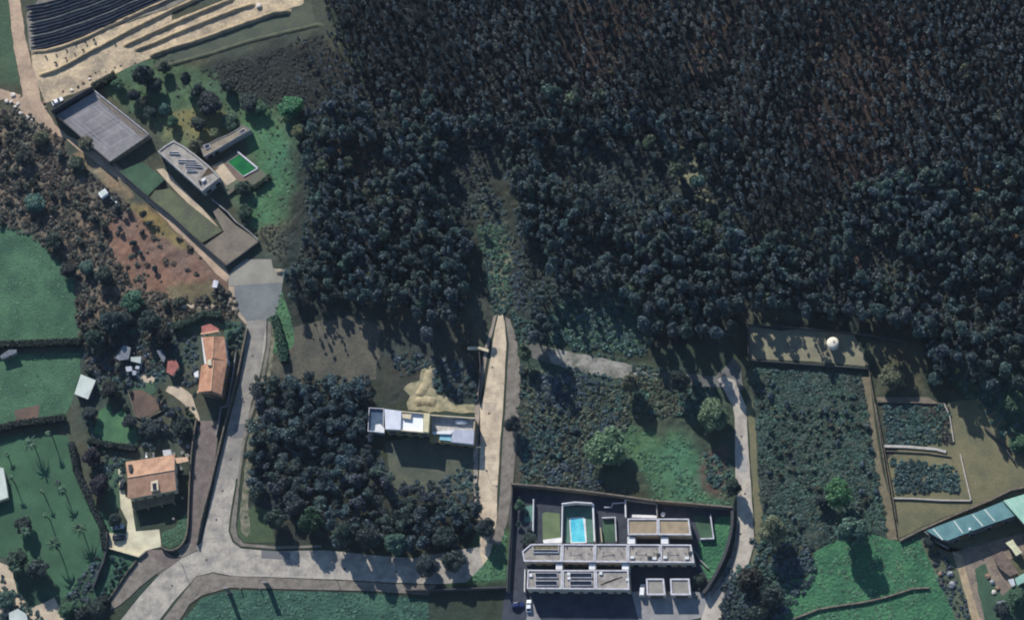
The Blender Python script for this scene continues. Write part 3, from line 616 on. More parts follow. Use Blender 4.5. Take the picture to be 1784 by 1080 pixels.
mb.rod((*a_, ZC+.9), (*b_, ZC+.9), .045); mb.rod((*a_, ZC+.5), (*b_, ZC+.5), .012); mb.rod((*a_, ZC+.15), (*b_, ZC+.15), .012)
for k in range(1, 24):
    t = k/24; q_ = (a_[0]+(b_[0]-a_[0])*t, a_[1]+(b_[1]-a_[1])*t); mb.rod((*q_, ZC+.1), (*q_, ZC+.9), .012, 4)
mb.build('net', DGREY, tc)
for u in (-.07, 1.07): MB().cyl(*ct(u, .5), ZC, ZC+1.1, .07).build('net_post', METAL, tc)
MB().prism(PP(zc((470,215),(560,235),(965,565),(900,600)), ZC+.02), ZC-.1, ZC+.012).build('side_strip', M('court_side', (128, 118, 108), (112, 104, 96), .3, grain=.15), tc)
wallthing('court_wall', 'tall dark wall shading the upper end of the tennis court', zc((60,365),(448,140)), .4, ZC+2.6, DGREY, pz=ZC)
wallthing('court_wall', 'low dark wall down the track side of the tennis court', zc((78,372),(340,600),(603,830)), .35, ZC+.7, DGREY, pz=ZC)
for lb, pa, pb in (('post and wire fence on the lower side of the tennis court', (598,824), (968,572)), ('post and wire fence on the garden side of the tennis court', (460,160), (966,566))):
    a_, b_ = P(*zc(pa)[0], ZC), P(*zc(pb)[0], ZC); th = thing('court_fence', lb, 'fence', *a_, ZC); n_ = 9
    for k in range(n_+1):
        t = k/n_; MB().cyl(a_[0]+(b_[0]-a_[0])*t, a_[1]+(b_[1]-a_[1])*t, ZC-.1, ZC+2.4, .05, n=6).build('post', METAL, th)
    mb = MB()
    for k in range(6): mb.rod((*a_, ZC+.3+.4*k), (*b_, ZC+.3+.4*k), .012, 4)
    mb.build('wire', METAL, th)
wallthing('court_wall', 'pale kerb along the garden side of the tennis court', zc((462,158),(520,205),(970,565)), .3, ZC+.35, PARAPET, pz=ZC)
wallthing('track_wall', 'dark retaining wall between the villa terraces and dirt track', [(191,284),(212,304),(242,330),(262,348),(300,378),(350,425),(395,466)], .35, 1.9, DGREY)
wallthing('track_wall', 'wall at the lower end of the villa facing the turning area', [(395,466),(420,448),(452,424)], .35, 1.7, DGREY)
wallthing('villa_wall', 'pale stepped wall running from the villa to its lowest terrace', zd((520,730),(640,830),(700,900),(800,975),(870,1040)), .35, 1.5, GREY)
terrace('lawn_terrace', [(208,299),(248,282),(287,313),(269,329),(258,341),(240,328)], 1.4, LAWND)
terrace('lawn_terrace', [(261,344),(270,332),(296,329),(388,402),(352,423)], 1.4, M('terrace_lawn', (98, 104, 78), (82, 84, 70), .15, grain=.25, gscale=1.5))
terrace('paved_terrace', [(370,367),(380,362),(410,392),(434,408),(451,421),(396,463),(356,428),(390,404)], 1.2, M('terrace_paving', (128, 118, 104), (108, 100, 90), .2, grain=.2))
patch('garden_path', zd((95,500),(150,490),(300,650),(450,800),(560,930),(530,950),(430,850),(270,690)), TANPAVE, .03, .15)
terrace('pool_terrace', zd((510,470),(590,430),(700,365),(860,480),(955,560),(840,625),(690,650),(640,690),(590,640)), .9, M('terrace_grass', (92, 106, 84), (104, 98, 86), .3, grain=.2))
mb = MB(); mb.face([(a, b, .92) for a, b in ccw(PP(zd((515,475),(590,440),(700,575),(625,620)), .92))]); tag(mb.build('patio', TANPAVE), kind='structure')
mb = MB(); mb.face([(a, b, .915) for a, b in ccw(PP(zd((595,438),(640,445),(755,555),(860,492),(875,500),(745,600),(700,575)), .915))]); tag(mb.build('pool_deck', M('pool_deck', (124, 106, 94), (108, 94, 84), .4, grain=.15)), kind='structure')
pp_ = PP(zd((635,442),(722,385),(852,488),(752,548)), .96)
x, y = P(*zd((745,470))[0], .9); sp = thing('swimming_pool', 'small green-water swimming pool with white coping by the villa', 'pool', x, y, .9)
MB().ring(inset(pp_, -.3), pp_, .8, .98).build('coping', GREY, sp)
mb = MB(); mb.face([(a, b, .95) for a, b in ccw(pp_)]); mb.build('water', M('green_water', (40, 116, 58), (30, 92, 52), .3, grain=.1, rough=.1, spec=.5), sp)
mb = MB(); mb.wall(PP(zd((705,362),(858,488)), 1.3), .55, .8, 1.3); mb.wall(PP(zd((858,492),(752,550)), 1.3), .35, .8, 1.25); mb.build('white_edge', PARAPET, sp)
# the villa
def flat_roof(th, poly, z, roofm=GRAVEL, wallm=WHITE, cop=PARAPET, rim=.45, up=.35, z0=-.1, wname='wall'):
    p = ccw(poly)
    MB().prism(inset(p, .02), z0, z-.1).build(wname, wallm, th)
    r = MB().prism(inset(p, rim-.02), z-.1, z+.02).build('roof', roofm, th)
    MB().ring(p, inset(p, rim), z-.25, z+up).build('parapet', cop, th)
    return r
def roof_slot(th, px, z, h=.22, m=GLASS, parent=None):
    p = ccw(PP(px, z)); f = MB().ring(p, inset(p, .15), z, z+h).build('roof_slot', PARAPET, th)
    MB().prism(inset(p, .16), z, z+h*.4).build('pane', m, f)  # dark pane; on the terraced houses it paints the shade of open wells
x, y = P(330, 290, 0); v = thing('villa', 'long flat gravel-roofed villa with dark roof slots beside the green pool', 'villa', x, y, 0)
vp = PP(zd((108,366),(165,320),(228,284),(300,322),(400,395),(500,478),(578,560),(442,664)), 5.0)
MB().prism(inset(vp, .05), -.1, 4.8).build('wall', VW, v)
rf = MB().prism(inset(vp, .5), 4.8, 5.02).build('roof', GRAVEL, v)
MB().ring(vp, inset(vp, .5), 4.6, 5.35).build('parapet', VW, v)
for a in ((190,378,270,388),(255,440,400,452),(310,474,440,486),(320,510,400,516)):
    x0, y0, x1, y1 = a; roof_slot(v, zd((x0,y0-12),(x1,y0-8),(x1+6,y1),(x0+6,y0+6)), 5.02, .5)
for k in range(7):
    a = zd((430+8*k, 560-11*k), (520+8*k, 520-6*k)); mb = MB().wall(PP(a, 5.1), .22, 5.0, 5.14); mb.build('roof_slat', WOOD, v)
mb = MB().box(*P(*zd((455,580))[0], 5.1), 5.0, 5.8, 1.4, .9, R(35)); mb.build('chimney', WHITE, v)
mb = MB().box(*P(*zd((425,592))[0], 5.1), 5.0, 5.7, .8, .8, R(35)); mb.build('chimney', DGREY, v)
vw = ccw(vp)
for i in range(len(vw)):
    a, b = vw[i], vw[(i+1) % len(vw)]; L_ = math.hypot(b[0]-a[0], b[1]-a[1])
    if L_ > 4: openings(v, a, b, [((k+.5)/max(1, int(L_//4)), 2.2, .6, 3.0, 'window') for k in range(int(L_//4))])
x, y = P(393, 250, 0); v2 = thing('villa_wing', 'narrow flat-roofed wing with pergola openings above the villa pool', 'building', x, y, 0)
wp = PP(zd((455,405),(430,335),(500,300),(560,268),(640,235),(720,190),(740,162),(812,200),(700,262),(580,335)), 3.4)
MB().prism(inset(wp, .05), -.1, 3.2).build('wall', VW, v2); MB().prism(inset(wp, .3), 3.2, 3.42).build('roof', M('wing_roof', (150, 138, 118), (126, 116, 102), .4, grain=.25), v2)
MB().ring(wp, inset(wp, .3), 3.1, 3.6).build('parapet', GREY, v2)
roof_slot(v2, zd((450,318),(495,305),(505,335),(470,350)), 3.42, .3); roof_slot(v2, zd((715,215),(760,192),(775,210),(730,232)), 3.42, .3)
wv = ccw(wp); a, b = max(((wv[i], wv[(i+1) % len(wv)]) for i in range(len(wv))), key=lambda e: math.hypot(e[1][0]-e[0][0], e[1][1]-e[0][1]))
openings(v2, a, b, [(.3, 2, .2, 2.6, 'window'), (.7, 2, .2, 2.6, 'window')])

# ---------------------------------------------------------------- tiled houses
def slope(mb, a, b, c, d, t=.18, mi=0):
    """roof slab a-b eave, c-d ridge, given as 3-D points"""
    up = [a, b, c, d]; n = (Vector(b)-Vector(a)).cross(Vector(d)-Vector(a)).normalized()
    if n.z < 0: n = -n
    lo = [tuple(Vector(p)-n*t) for p in up]; mb.face(up, mi)
    for i in range(4):
        j = (i+1) % 4; mb.face([up[i], lo[i], lo[j], up[j]], mi)
    mb.face(lo[::-1], mi)
def gable(th, we, rd, ee, zE, zR, tile, wallm, cap=RIDGE, name='roof'):
    W_ = PP(we, zE); R_ = PP(rd, zR); E_ = PP(ee, zE)
    base = inset([W_[0], W_[1], E_[1], E_[0]], .45); bc = ccw(base)
    mb = MB().prism(bc, -.1, zE-.1)
    for k in (0, 1):                              # gable ends
        a = (W_[k][0]*.93+E_[k][0]*.07, W_[k][1]*.93+E_[k][1]*.07); b = (E_[k][0]*.93+W_[k][0]*.07, E_[k][1]*.93+W_[k][1]*.07)
        o_ = 1-k; s_ = .06
        f = lambda p, q: (p[0]*(1-s_)+q[0]*s_, p[1]*(1-s_)+q[1]*s_)
        a = f(a, W_[o_]); b = f(b, E_[o_]); r = f(R_[k], R_[o_]); mb.face([(*a, zE-.1), (*b, zE-.1), (*r, zR-.22)])
    mb.build('wall', wallm, th)
    t3 = lambda p, z: (p[0], p[1], z)
    m1 = MB(); slope(m1, t3(W_[0], zE), t3(W_[1], zE), t3(R_[1], zR), t3(R_[0], zR)); slope(m1, t3(E_[0], zE), t3(E_[1], zE), t3(R_[1], zR), t3(R_[0], zR))
    ro = m1.build(name, tile, th)
    MB().rod((*R_[0], zR+.02), (*R_[1], zR+.02), .16, 8).build('ridge_cap', cap, ro)
    for i in range(4):
        a, b = bc[i], bc[(i+1) % 4]; L_ = math.hypot(b[0]-a[0], b[1]-a[1]); n = max(1, int(L_//3.2)); its = []
        for fl in range(int(zE//2.7)):
            its += [((k+.5)/n, 1.2, fl*2.8+.9, fl*2.8+2.2, 'window') for k in range(n) if not (fl == 0 and k == n//2)]
        its.append(((n//2+.5)/n, 1.0, 0, 2.1, 'door')); openings(th, a, b, its)
    return ro
x, y = P(370, 650, 0); hA = thing('tiled_house', 'long orange clay-tiled house with white west wall beside the setts lane', 'house', x, y, 0)
gable(hA, zh((992,232),(1032,478)), zh((1092,226),(1084,410)), zh((1182,226),(1206,436)), 6.6, 8.1, TILE, WHITE)
gable(hA, zh((985,476),(955,702)), zh((1094,425),(1068,690)), zh((1207,436),(1158,722)), 6.9, 8.6, TILE, M('ochre_wall', (128, 100, 72), (108, 86, 64), .5, grain=.15))
MB().prism(ccw(PP(zh((985,232),(996,232),(1036,478),(1014,478)), 6.5)), -.1, 6.5).build('white_terrace', WHITE, hA)
mb = MB(); a, b, c_, d_ = PP(zh((985,130),(1062,114),(1142,160),(1060,150)), 4.6)
mb.prism(ccw(PP(zh((985,140),(1062,118),(1135,160),(1130,195),(990,205)), 4.4)), 4.2, 4.4, bottom=True); mb.build('porch_roof', TILER, hA)
MB().wall(PP(zh((980,205),(1135,178)), 4.7), .5, 4.3, 4.8).build('porch_beam', RIDGE, hA)
for q_ in ((990,190),(1128,180),(1000,145)): MB().cyl(*P(*zh(q_)[0], 4.2), -.1, 4.2, .16).build('porch_post', WHITE, hA)
MB().prism(ccw(PP(zh((1040,470),(1045,430),(1075,425),(1078,480)), 8.1)), 7.2, 8.9).build('chimney', CREAM, hA)
MB().prism(ccw(PP(zh((950,690),(1068,684),(1165,715),(1160,738),(1065,708),(948,708)), 6.6)), 6.3, 6.6, bottom=True).build('end_eave', RIDGE, hA)
MB().prism(ccw(PP(zh((920,540),(958,515),(962,570),(930,575)), 2.8)), -.1, 2.8).build('side_store', WHITE, hA)
x, y = P(262, 835, 0); hB = thing('tiled_house', 'tan clay-tiled house with dark dormer above the yellow terrace', 'house', x, y, 0)
gable(hB, zi((642,215),(286,268)), zi((640,325),(300,382)), zi((652,472),(300,535)), 5.2, 6.6, TILEB, CREAM)
MB().prism(ccw(PP(zi((468,410),(520,398),(525,470),(470,480)), 6.2)), 5.2, 6.3).build('dormer', CREAM, hB)
MB().prism(ccw(PP(zi((480,425),(508,418),(512,470),(484,474)), 6.34)), 6.2, 6.34).build('dormer_window', GLASS, hB)
MB().prism(ccw(PP(zi((305,290),(330,286),(334,335),(312,338)), 6.6)), 5.4, 6.9).build('chimney', DGREY, hB)
MB().prism(ccw(PP(zi((635,238),(735,232),(742,262),(640,282)), 3.4)), 3.1, 3.4, bottom=True).build('porch_roof', RIDGE, hB)
for q_ in ((640,250),(730,238),(735,258)): MB().cyl(*P(*zi(q_)[0], 3.1), -.1, 3.1, .14).build('porch_post', CREAM, hB)
MB().prism(ccw(PP(zi((330,560),(530,520),(640,490),(640,560),(350,620)), 2.9)), 2.7, 2.9, bottom=True).build('veranda_roof', BRONZE, hB)
for q_ in ((340,610),(440,595),(540,578),(632,558)): MB().cyl(*P(*zi(q_)[0], 2.7), -.1, 2.7, .13).build('veranda_post', CREAM, hB)
for i, (q_, nm, lb) in enumerate((((440,225), 'chair', 'pale lounge chair beside the north wall of the tan house'), ((490,225), 'chair', 'white lounge chair nearer the porch of the tan house'))):
    x, y = P(*zi(q_)[0], 0); t_ = thing('lounge_chair', lb, 'chair', x, y, 0, 'lounge chairs behind the tan house')
    MB().box(x, y, .32, .42, .7, 1.6).build('seat', WHITE, t_); MB().box(x, y+.9, .4, .95, .7, .12).build('backrest', WHITE, t_)
    for a in (-.3, .3):
        for b in (-.7, .7): MB().box(x+a, y+b, 0, .32, .06, .06).build('leg', METAL, t_)

# ---------------------------------------------------------------- sheds by the wood edge
def shed(name, label, px, z, roofm, wallm, cat='shed', drop=.5, group=None):
    p = PP(px, z); c_ = np.mean(p, 0); th = thing(name, label, cat, c_[0], c_[1], 0, group); p = ccw(p)
    MB().prism(inset(p, .25), -.1, z-.15).build('wall', wallm, th)
    zz = [z+.0 if i < 2 else z+.0 for i in range(len(p))]
    lo = min(b for a, b in p); hi = max(b for a, b in p)
    mb = MB(); top = [(a, b, z-.12+drop*(b-lo)/(hi-lo+1e-6)) for a, b in p]; n = len(p); k = len(mb.v)
    mb.v += top+[(a, b, z_-.12) for a, b, z_ in top]; mb.f.append(tuple(range(n))); mb.m.append(0)
    for i in range(n): mb.f.append((i, n+i, n+(i+1) % n, (i+1) % n)); mb.m.append(0)
    mb.build('roof', roofm, th)
    i = max(range(n), key=lambda j: math.hypot(p[j][0]-p[(j+1) % n][0], p[j][1]-p[(j+1) % n][1]) if -(p[(j+1) % n][0]-p[j][0]) < 0 else 0)
    q_ = inset(p, .25); openings(th, q_[i], q_[(i+1) % n], [(.5, .9, 0, min(1.9, z-.3), 'door')])
    return th
shed('shed', 'long pale sheet-roofed shed at the edge of the left meadow', zf((545,665),(645,705),(590,830),(500,795)), 2.4, PALE, GREY)
shed('shed', 'grey patched-roof shed in the shade under the dark trees', zf((830,470),(880,485),(865,560),(800,570),(775,555)), 2.5, METAL, GREY)
shed('shed', 'small pale lean-to right of the patched-roof shed', zf((880,550),(950,545),(945,590),(880,575)), 2.2, PALE, GREY)
shed('shed', 'white box-like hut below the patched-roof shed', zf((845,615),(885,610),(888,640),(850,645)), 2.0, WHITE, WHITE)
shed('shed', 'tiny white hut right of the box-like hut', zf((890,640),(915,640),(915,665),(890,668)), 1.6, WHITE, WHITE)
shed('shed', 'small red tile-roofed shed left of the orange house', zh((700,440),(770,430),(795,480),(740,560),(685,530)), 2.6, TILER, CREAM)
shed('shed', 'narrow bluish sheet-roofed shed above the red roofed shed', zh((605,350),(640,340),(680,410),(660,450),(630,400)), 2.3, METAL, GREY)
shed('shed', 'small white outbuilding by the north side of the tan house', zi((555,185),(615,180),(620,215),(560,225)), 2.3, WHITE, WHITE)
shed('shed', 'grey roofed hut at the end of the dark field hedge', zf((0,540),(60,500),(115,500),(110,520),(10,560)), 2.4, METAL, GREY)
shed('shed', 'pale hut at the left edge beside the palm lawn', zj((-40,230),(20,240),(35,330),(45,400),(-40,430)), 2.8, PALE, CREAM)
shed('shed', 'grey pitched hut beneath trees at the left bottom corner', zs((85,690),(170,650),(250,700),(260,757),(90,790)), 2.4, PALE, GREY)
shed('shed', 'pale lean-to with broken panel beside the warehouse yard', zt((525,450),(585,420),(605,455),(660,525),(610,552),(575,500)), 2.6, M('cream_sheet', (222, 218, 178), (200, 196, 160), .5, grain=.1), GREY)
shed('shed', 'mint-roofed shed at the right edge below the yard', zt((600,740),(690,690),(690,760),(620,795)), 2.4, MINT, WHITE)
shed('shed', 'white end hut touching the mint-roofed shed', zt((545,750),(590,740),(605,790),(575,805)), 2.2, WHITE, WHITE)
shed('shed', 'brown ruined store with dark doorway in the farm yard', zt((415,555),(500,515),(560,590),(630,690),(560,720),(480,660)), 1.8, M('rusty_sheet', (126, 108, 96), (98, 86, 78), .8, grain=.35), STONE)
shed('shed', 'small white slab-roofed coop at the bottom of the yard', zt((450,930),(520,918),(525,940),(460,950)), 1.5, WHITE, GREY)
# ---------------------------------------------------------------- white house in the middle
x, y = P(735, 740, 0); wh = thing('white_house', 'modern white flat-roofed house with open roof terraces by the sand street', 'house', x, y, 0)
OCH = M('ochre_render', (150, 134, 92), (132, 118, 84), .4, grain=.12)
zT = 7.0
po = ccw(PP(zl((195,352),(345,370),(585,392),(570,556),(330,535),(200,528)), zT))
MB().prism(inset(po, .03), -.1, zT-1.0).build('wall', OCH, wh)
MB().prism(ccw(PP(zl((196,354),(340,372),(332,532),(202,526)), zT)), zT-.99, zT).build('roof', M('white_roof', (214, 216, 222), (198, 200, 208), .4, grain=.05), wh)
MB().prism(ccw(PP(zl((345,380),(528,395),(525,548),(338,532)), zT-.9)), zT-1.2, zT-.9).build('terrace_floor', M('terrace_white', (236, 236, 234), grain=.04), wh)
mb = MB(); mb.wall(PP(zl((340,376),(585,396)), zT), .3, zT-1.1, zT); mb.wall(PP(zl((334,534),(568,555)), zT), .3, zT-1.1, zT-.1); mb.build('parapet', CREAM, wh)
MB().prism(ccw(PP(zl((532,394),(584,398),(572,556),(530,550)), zT)), zT-1.1, zT+.25).build('stair_tower', M('sand_render', (206, 196, 158), (190, 180, 146), .4, grain=.08), wh)
MB().prism(ccw(PP(zl((345,395),(425,400),(420,440),(350,430)), zT)), zT-.9, zT-.1).build('roof_hatch', CREAM, wh)
pe = ccw(PP(zl((590,405),(968,430),(955,655),(575,620)), 4.6))
MB().prism(inset(pe, .03), -.1, 3.2).build('wall', OCH, wh)
MB().prism(ccw(PP(zl((600,425),(955,445),(950,540),(600,545)), 3.3)), 3.15, 3.3).build('court_floor', M('court_floor', (196, 190, 180), (160, 156, 150), .5, grain=.15), wh)
mb = MB(); mb.wall(PP(zl((588,405),(968,432)), 5.2), .3, 3.1, 5.2); mb.wall(PP(zl((966,432),(958,540)), 4.6), .3, 3.1, 4.6); mb.build('parapet', CREAM, wh)
MB().prism(ccw(PP(zl((780,545),(800,530),(962,535),(955,655),(762,635)), 4.9)), 3.1, 4.9).build('roof', M('grey_roof', (176, 180, 190), (160, 164, 176), .4, grain=.06), wh)
MB().prism(ccw(PP(zl((600,550),(790,535),(765,570),(605,565)), 4.2)), 3.1, 4.2).build('terrace_floor', WHITE, wh)
MB().prism(ccw(PP(zl((670,572),(766,568),(762,628),(665,618)), 3.6)), 3.1, 3.6).build('glass_canopy', M('pale_blue_glass', (150, 196, 206), (130, 178, 190), .5, grain=.05, rough=.2), wh)
a = PP(zl((200,530),(570,556)), zT); openings(wh, a[0], a[1], [(t, 2.4, h, h+1.9, 'window') for t in (.15, .4, .65, .88) for h in (.6, 3.7)], frame=CREAM)
a = PP(zl((577,620),(955,655)), 4.6); openings(wh, a[0], a[1], [(t, 2.2, .4, 2.3, 'window') for t in (.15, .38, .8)]+[(.6, 1.1, 0, 2.1, 'door')], frame=CREAM)
pw = ccw(PP(zl((62,342),(192,350),(185,555),(52,545)), 3.4))
MB().prism(inset(pw, .02), -.1, 2.6).build('wall', GREY, wh); MB().ring(pw, inset(pw, .22), 2.5, 3.5).build('parapet', PARAPET, wh)
MB().prism(inset(pw, .24), 2.6, 2.75).build('pool_water', M('slate_water', (84, 100, 116), (70, 86, 104), .4, grain=.1, rough=.1, spec=.5), wh)  # slate-blue water tone
MB().prism(ccw(PP(zl((118,488),(160,482),(195,520),(192,558),(112,548)), 3.8)), 2.6, 3.8).build('plant_room', WHITE, wh)
x, y = P(*zl((855,470))[0], 3.3); bt = thing('covered_boat', 'white covered boat on the courtyard of the white house', 'boat', x, y, 3.3)
mb = MB(); secs = [(-2.2, .5, .6), (-1.6, .85, .9), (0, .95, 1.0), (1.3, .8, .95), (2.2, .2, .8)]
for a, w_, h in secs:
    for b, hh in ((-w_, .35), (-w_*.9, h*.8), (0, h*1.15), (w_*.9, h*.8), (w_, .35)): mb.v.append((x+a, y-.12*a+b, 3.3+hh))
for i in range(4):
    for j in range(4): mb.f.append((i*5+j, i*5+j+1, i*5+j+6, i*5+j+5)); mb.m.append(0)
mb.build('cover', WHITE, bt)
MB().box(x, y, 3.3, 3.65, 3.6, 1.2, R(-7)).build('hull', GREY, bt)
for a in (-1.2, 1.2): MB().box(x+a, y-.12*a, 3.3, 3.4, .3, 1.6, R(-7)).build('cradle', WOOD, bt)
MB().ridge(resample(PP(zl((455,300),(540,285),(640,300))), .8, False), 3.6, .6, 0, 0, .6, 3).build('m', M('heap_sand',(176,162,130),(140,130,104),.4,grain=.3))
o = bpy.data.objects['m']; o.name = 'sand_heap'; tag(o, 'tan sand heap against the back wall of the white house', 'sand heap')
o = MB().ridge(resample(PP(zl((490,250),(520,190),(560,130),(575,70),(590,20))), .8, False), 3.4, .45, 0, 0, .6, 4).build('sand_heap', M('heap_sand',(0,0,0))); tag(o, 'long pale earth ridge running up from the white house', 'sand heap')
# ---------------------------------------------------------------- terraced houses
TW = M('terrace_house_wall', (196, 184, 164), (172, 160, 142), .5, grain=.1)
def unitpoly(conv, a, b, c_, d_, z): return PP(conv(a, b, c_, d_), z)
xs2 = [(228,445,175,572),(457,446,452,574),(692,447,690,577),(930,448,930,579),(1166,449,1165,580),(1388,450,1412,582)]
names = ['leftmost terraced house with one long roof slot and stepped front block', 'second terraced house, with the turquoise pool behind it', 'third terraced house, with the dark sunken garden behind it',
         'fourth terraced house, with the tan gravel back block', 'rightmost terraced house, next to the fenced side garden']
ZR = 5.0
for i in range(5):
    l_, r_ = xs2[i], xs2[i+1]
    x, y = P(*zm(((l_[0]+r_[0])/2, 510))[0], 0)
    th = thing('terraced_house', names[i], 'house', x, y, 0, 'flat-roofed terraced houses')
    gap = 1.2
    p2 = PP(zm((l_[0]+gap, l_[1]), (r_[0]-gap, r_[1]), (r_[2]-gap, r_[3]), (l_[2]+gap, l_[3])), ZR)
    if i == 0: p2 = PP(zm((228,446), (r_[0]-gap, r_[1]), (r_[2]-gap, r_[3]), (178,572), (165,500)), ZR)
    flat_roof(th, p2, ZR, GRAVEL, TW)
    c2 = ccw(p2); a, b = min(((c2[k], c2[(k+1) % len(c2)]) for k in range(len(c2))), key=lambda e: e[0][1]+e[1][1]); openings(th, a, b, [(.2, 2, .3, 2.6, 'window'), (.5, 1.0, 0, 2.2, 'door'), (.8, 2, .3, 2.6, 'window')])
    if i == 0:
        roof_slot(th, zm((240,452),(430,452),(432,512),(246,514)), ZR+.02, .35, BRONZE)
        roof_slot(th, zm((242,485),(428,485),(430,508),(246,508)), ZR+.2, .3)
    if i < 3:      # front block and the white link to it
        fx = [(203,632,198,770),(457,634,455,772),(694,634,700,774),(935,634,942,776)]
        f0, f1 = fx[i], fx[i+1]
        p3 = PP(zm((f0[0]+gap, f0[1]), (f1[0]-gap, f1[1]), (f1[2]-gap, f1[3]), (f0[2]+gap, f0[3])), ZR)
        flat_roof(th, p3, ZR, GRAVEL, TW, wname='front_wall')
        lx = [(408,455),(648,694),(886,935)][i]
        MB().prism(PP(zm((lx[0],584),(lx[1],585),(lx[1],628),(lx[0],628)), ZR-.4), -.1, ZR-.4).build('link_block', WHITE, th)
        if i < 2:
            o = (0, 250)[i]
            for yy in (655, 712):
                roof_slot(th, zm((258+o,yy),(420+o,yy),(424+o,yy+36),(262+o,yy+36)), ZR+.02, .5)
        else:
            for k in range(4): MB().wall(PP(zm((730+30*k, 740-12*k), (800+30*k, 712-10*k)), ZR), .35, ZR+.01, ZR+.12).build('roof_plank', WOOD, th)
        for ax, ay in (((215, 670),), ((490, 660), (492, 690)), ((722, 655), (915, 700)))[i]:
            MB().prism(PP(zm((ax,ay-10),(ax+22,ay-10),(ax+22,ay+10),(ax,ay+10)), ZR+.5), ZR+.01, ZR+.5).build('roof_vent', WHITE, th)
        c3 = ccw(p3); a, b = min(((c3[k], c3[(k+1) % 4]) for k in range(4)), key=lambda e: e[0][1]+e[1][1])
        openings(th, a, b, [(.2, 2.4, .2, 2.4, 'window'), (.52, 1.1, 0, 2.2, 'door'), (.8, 2.4, .2, 2.4, 'window')])
    else:          # rear block and its link
        bx = [(925,262,928,380),(1147,262,1150,380),(1372,263,1388,382)]
        f0, f1 = bx[i-3], bx[i-2]
        p1 = PP(zm((f0[0]+gap, f0[1]), (f1[0]-gap, f1[1]), (f1[2]-gap, f1[3]), (f0[2]+gap, f0[3])), ZR)
        flat_roof(th, p1, ZR, M('roof_gravel_tan', (164, 146, 118), (142, 128, 108), .35, grain=.2, gscale=5), TW, wname='rear_wall')
        lx = [(925,980),(1168,1220)][i-3]
        MB().prism(PP(zm((lx[0],392),(lx[1],394),(lx[1],442),(lx[0],442)), ZR-.4), -.1, ZR-.4).build('link_block', WHITE, th)
        vents = ((960, 540), (1120, 548), (1085, 540), (1148, 520)) if i == 3 else ((1198, 540), (1355, 545), (1378, 505))
        for k, (ax, ay) in enumerate(vents):
            MB().prism(PP(zm((ax-14,ay-9),(ax+14,ay-9),(ax+14,ay+9),(ax-14,ay+9)), ZR+.6), ZR+.01, ZR+.6).build('roof_vent' if k < 2 else 'air_unit', WHITE if k < 2 else DGREY, th)
    for k, (ax, ay, rr) in enumerate(((-85, 470, .22), (40, 560, .3), (88, 478, .16), (-30, 555, .12))):
        MB().cyl(*P(*zm(((l_[0]+r_[0])/2+ax, ay))[0], ZR), ZR, ZR+.35, rr).build('vent_pipe', METAL if k % 2 else DGREY, th)
    MB().wall(PP(zm(((l_[0]+r_[0])/2-70, 520+7*i % 20), ((l_[0]+r_[0])/2+20, 522), ((l_[0]+r_[0])/2+24, 566)), ZR), .12, ZR+.01, ZR+.12).build('roof_pipe', GREY, th)
    for k in range(3):
        ax = (l_[0]+r_[0])/2+(-60, 10, 70)[k]; MB().cyl(*P(*zm((ax, 505+(k*13) % 22))[0], ZR), ZR, ZR+.45, .16).build('vent_pipe', METAL, th)
for lab, a in (('left garage of the pair beside the terraced houses', (1060,695,1198,815)), ('right garage of the pair beside the terraced houses', (1234,695,1382,815))):
    x0, y0, x1, y1 = a; x, y = P(*zm(((x0+x1)/2, (y0+y1)/2))[0], 0); th = thing('garage', lab, 'garage', x, y, 0, 'flat-roofed garages')
    p = PP(zm((x0,y0),(x1-8,y0),(x1+4,y1),(x0+6,y1)), 3.2); flat_roof(th, p, 3.2, M('garage_roof', (150, 146, 136), (134, 130, 122), .4, grain=.15), TW, rim=.55)
    c3 = ccw(p); a, b = min(((c3[k], c3[(k+1) % 4]) for k in range(4)), key=lambda e: e[0][1]+e[1][1]); openings(th, a, b, [(.5, 4.2, 0, 2.4, 'door')])
# gardens behind them
patch('courtyard', zm((150,60),(900,120),(1660,200),(1640,300),(1500,700),(1420,800),(80,800),(100,60)), M('yard_paving', (66, 70, 78), (50, 54, 64), .3, grain=.18), .02, 0)  # dark paving; the tone also stands in for the houses' shade
patch('garden_lawn', zm((310,225),(340,212),(435,225),(440,415),(315,420)), M('lawn_olive', (108, 122, 88), (92, 108, 80), .2, grain=.15, gscale=2), .045, .05)
patch('garden_lawn', zm((180,175),(255,160),(250,280),(180,290)), M('lawn_pale', (96, 134, 122), (84, 118, 108), .3, grain=.15), .045, .1)
patch('patio', zm((315,415),(450,395),(450,438),(320,440)), WHITE, .05, .1)
patch('garden_lawn', zm((470,180),(680,175),(690,432),(470,434)), M('lawn_pool', (92, 126, 110), (76, 106, 96), .3, grain=.15), .045, .0)
patch('garden_lawn', zm((745,265),(838,262),(842,430),(750,430)), LAWND, .045, .05)
patch('garden_lawn', zm((1400,240),(1530,245),(1548,410),(1460,420)), LAWND, .045, .05)
patch('garden_lawn', zm((1560,255),(1672,240),(1660,380),(1610,560),(1520,720),(1500,690),(1440,560),(1440,430),(1545,425)), MEADOWB, .045, .15)
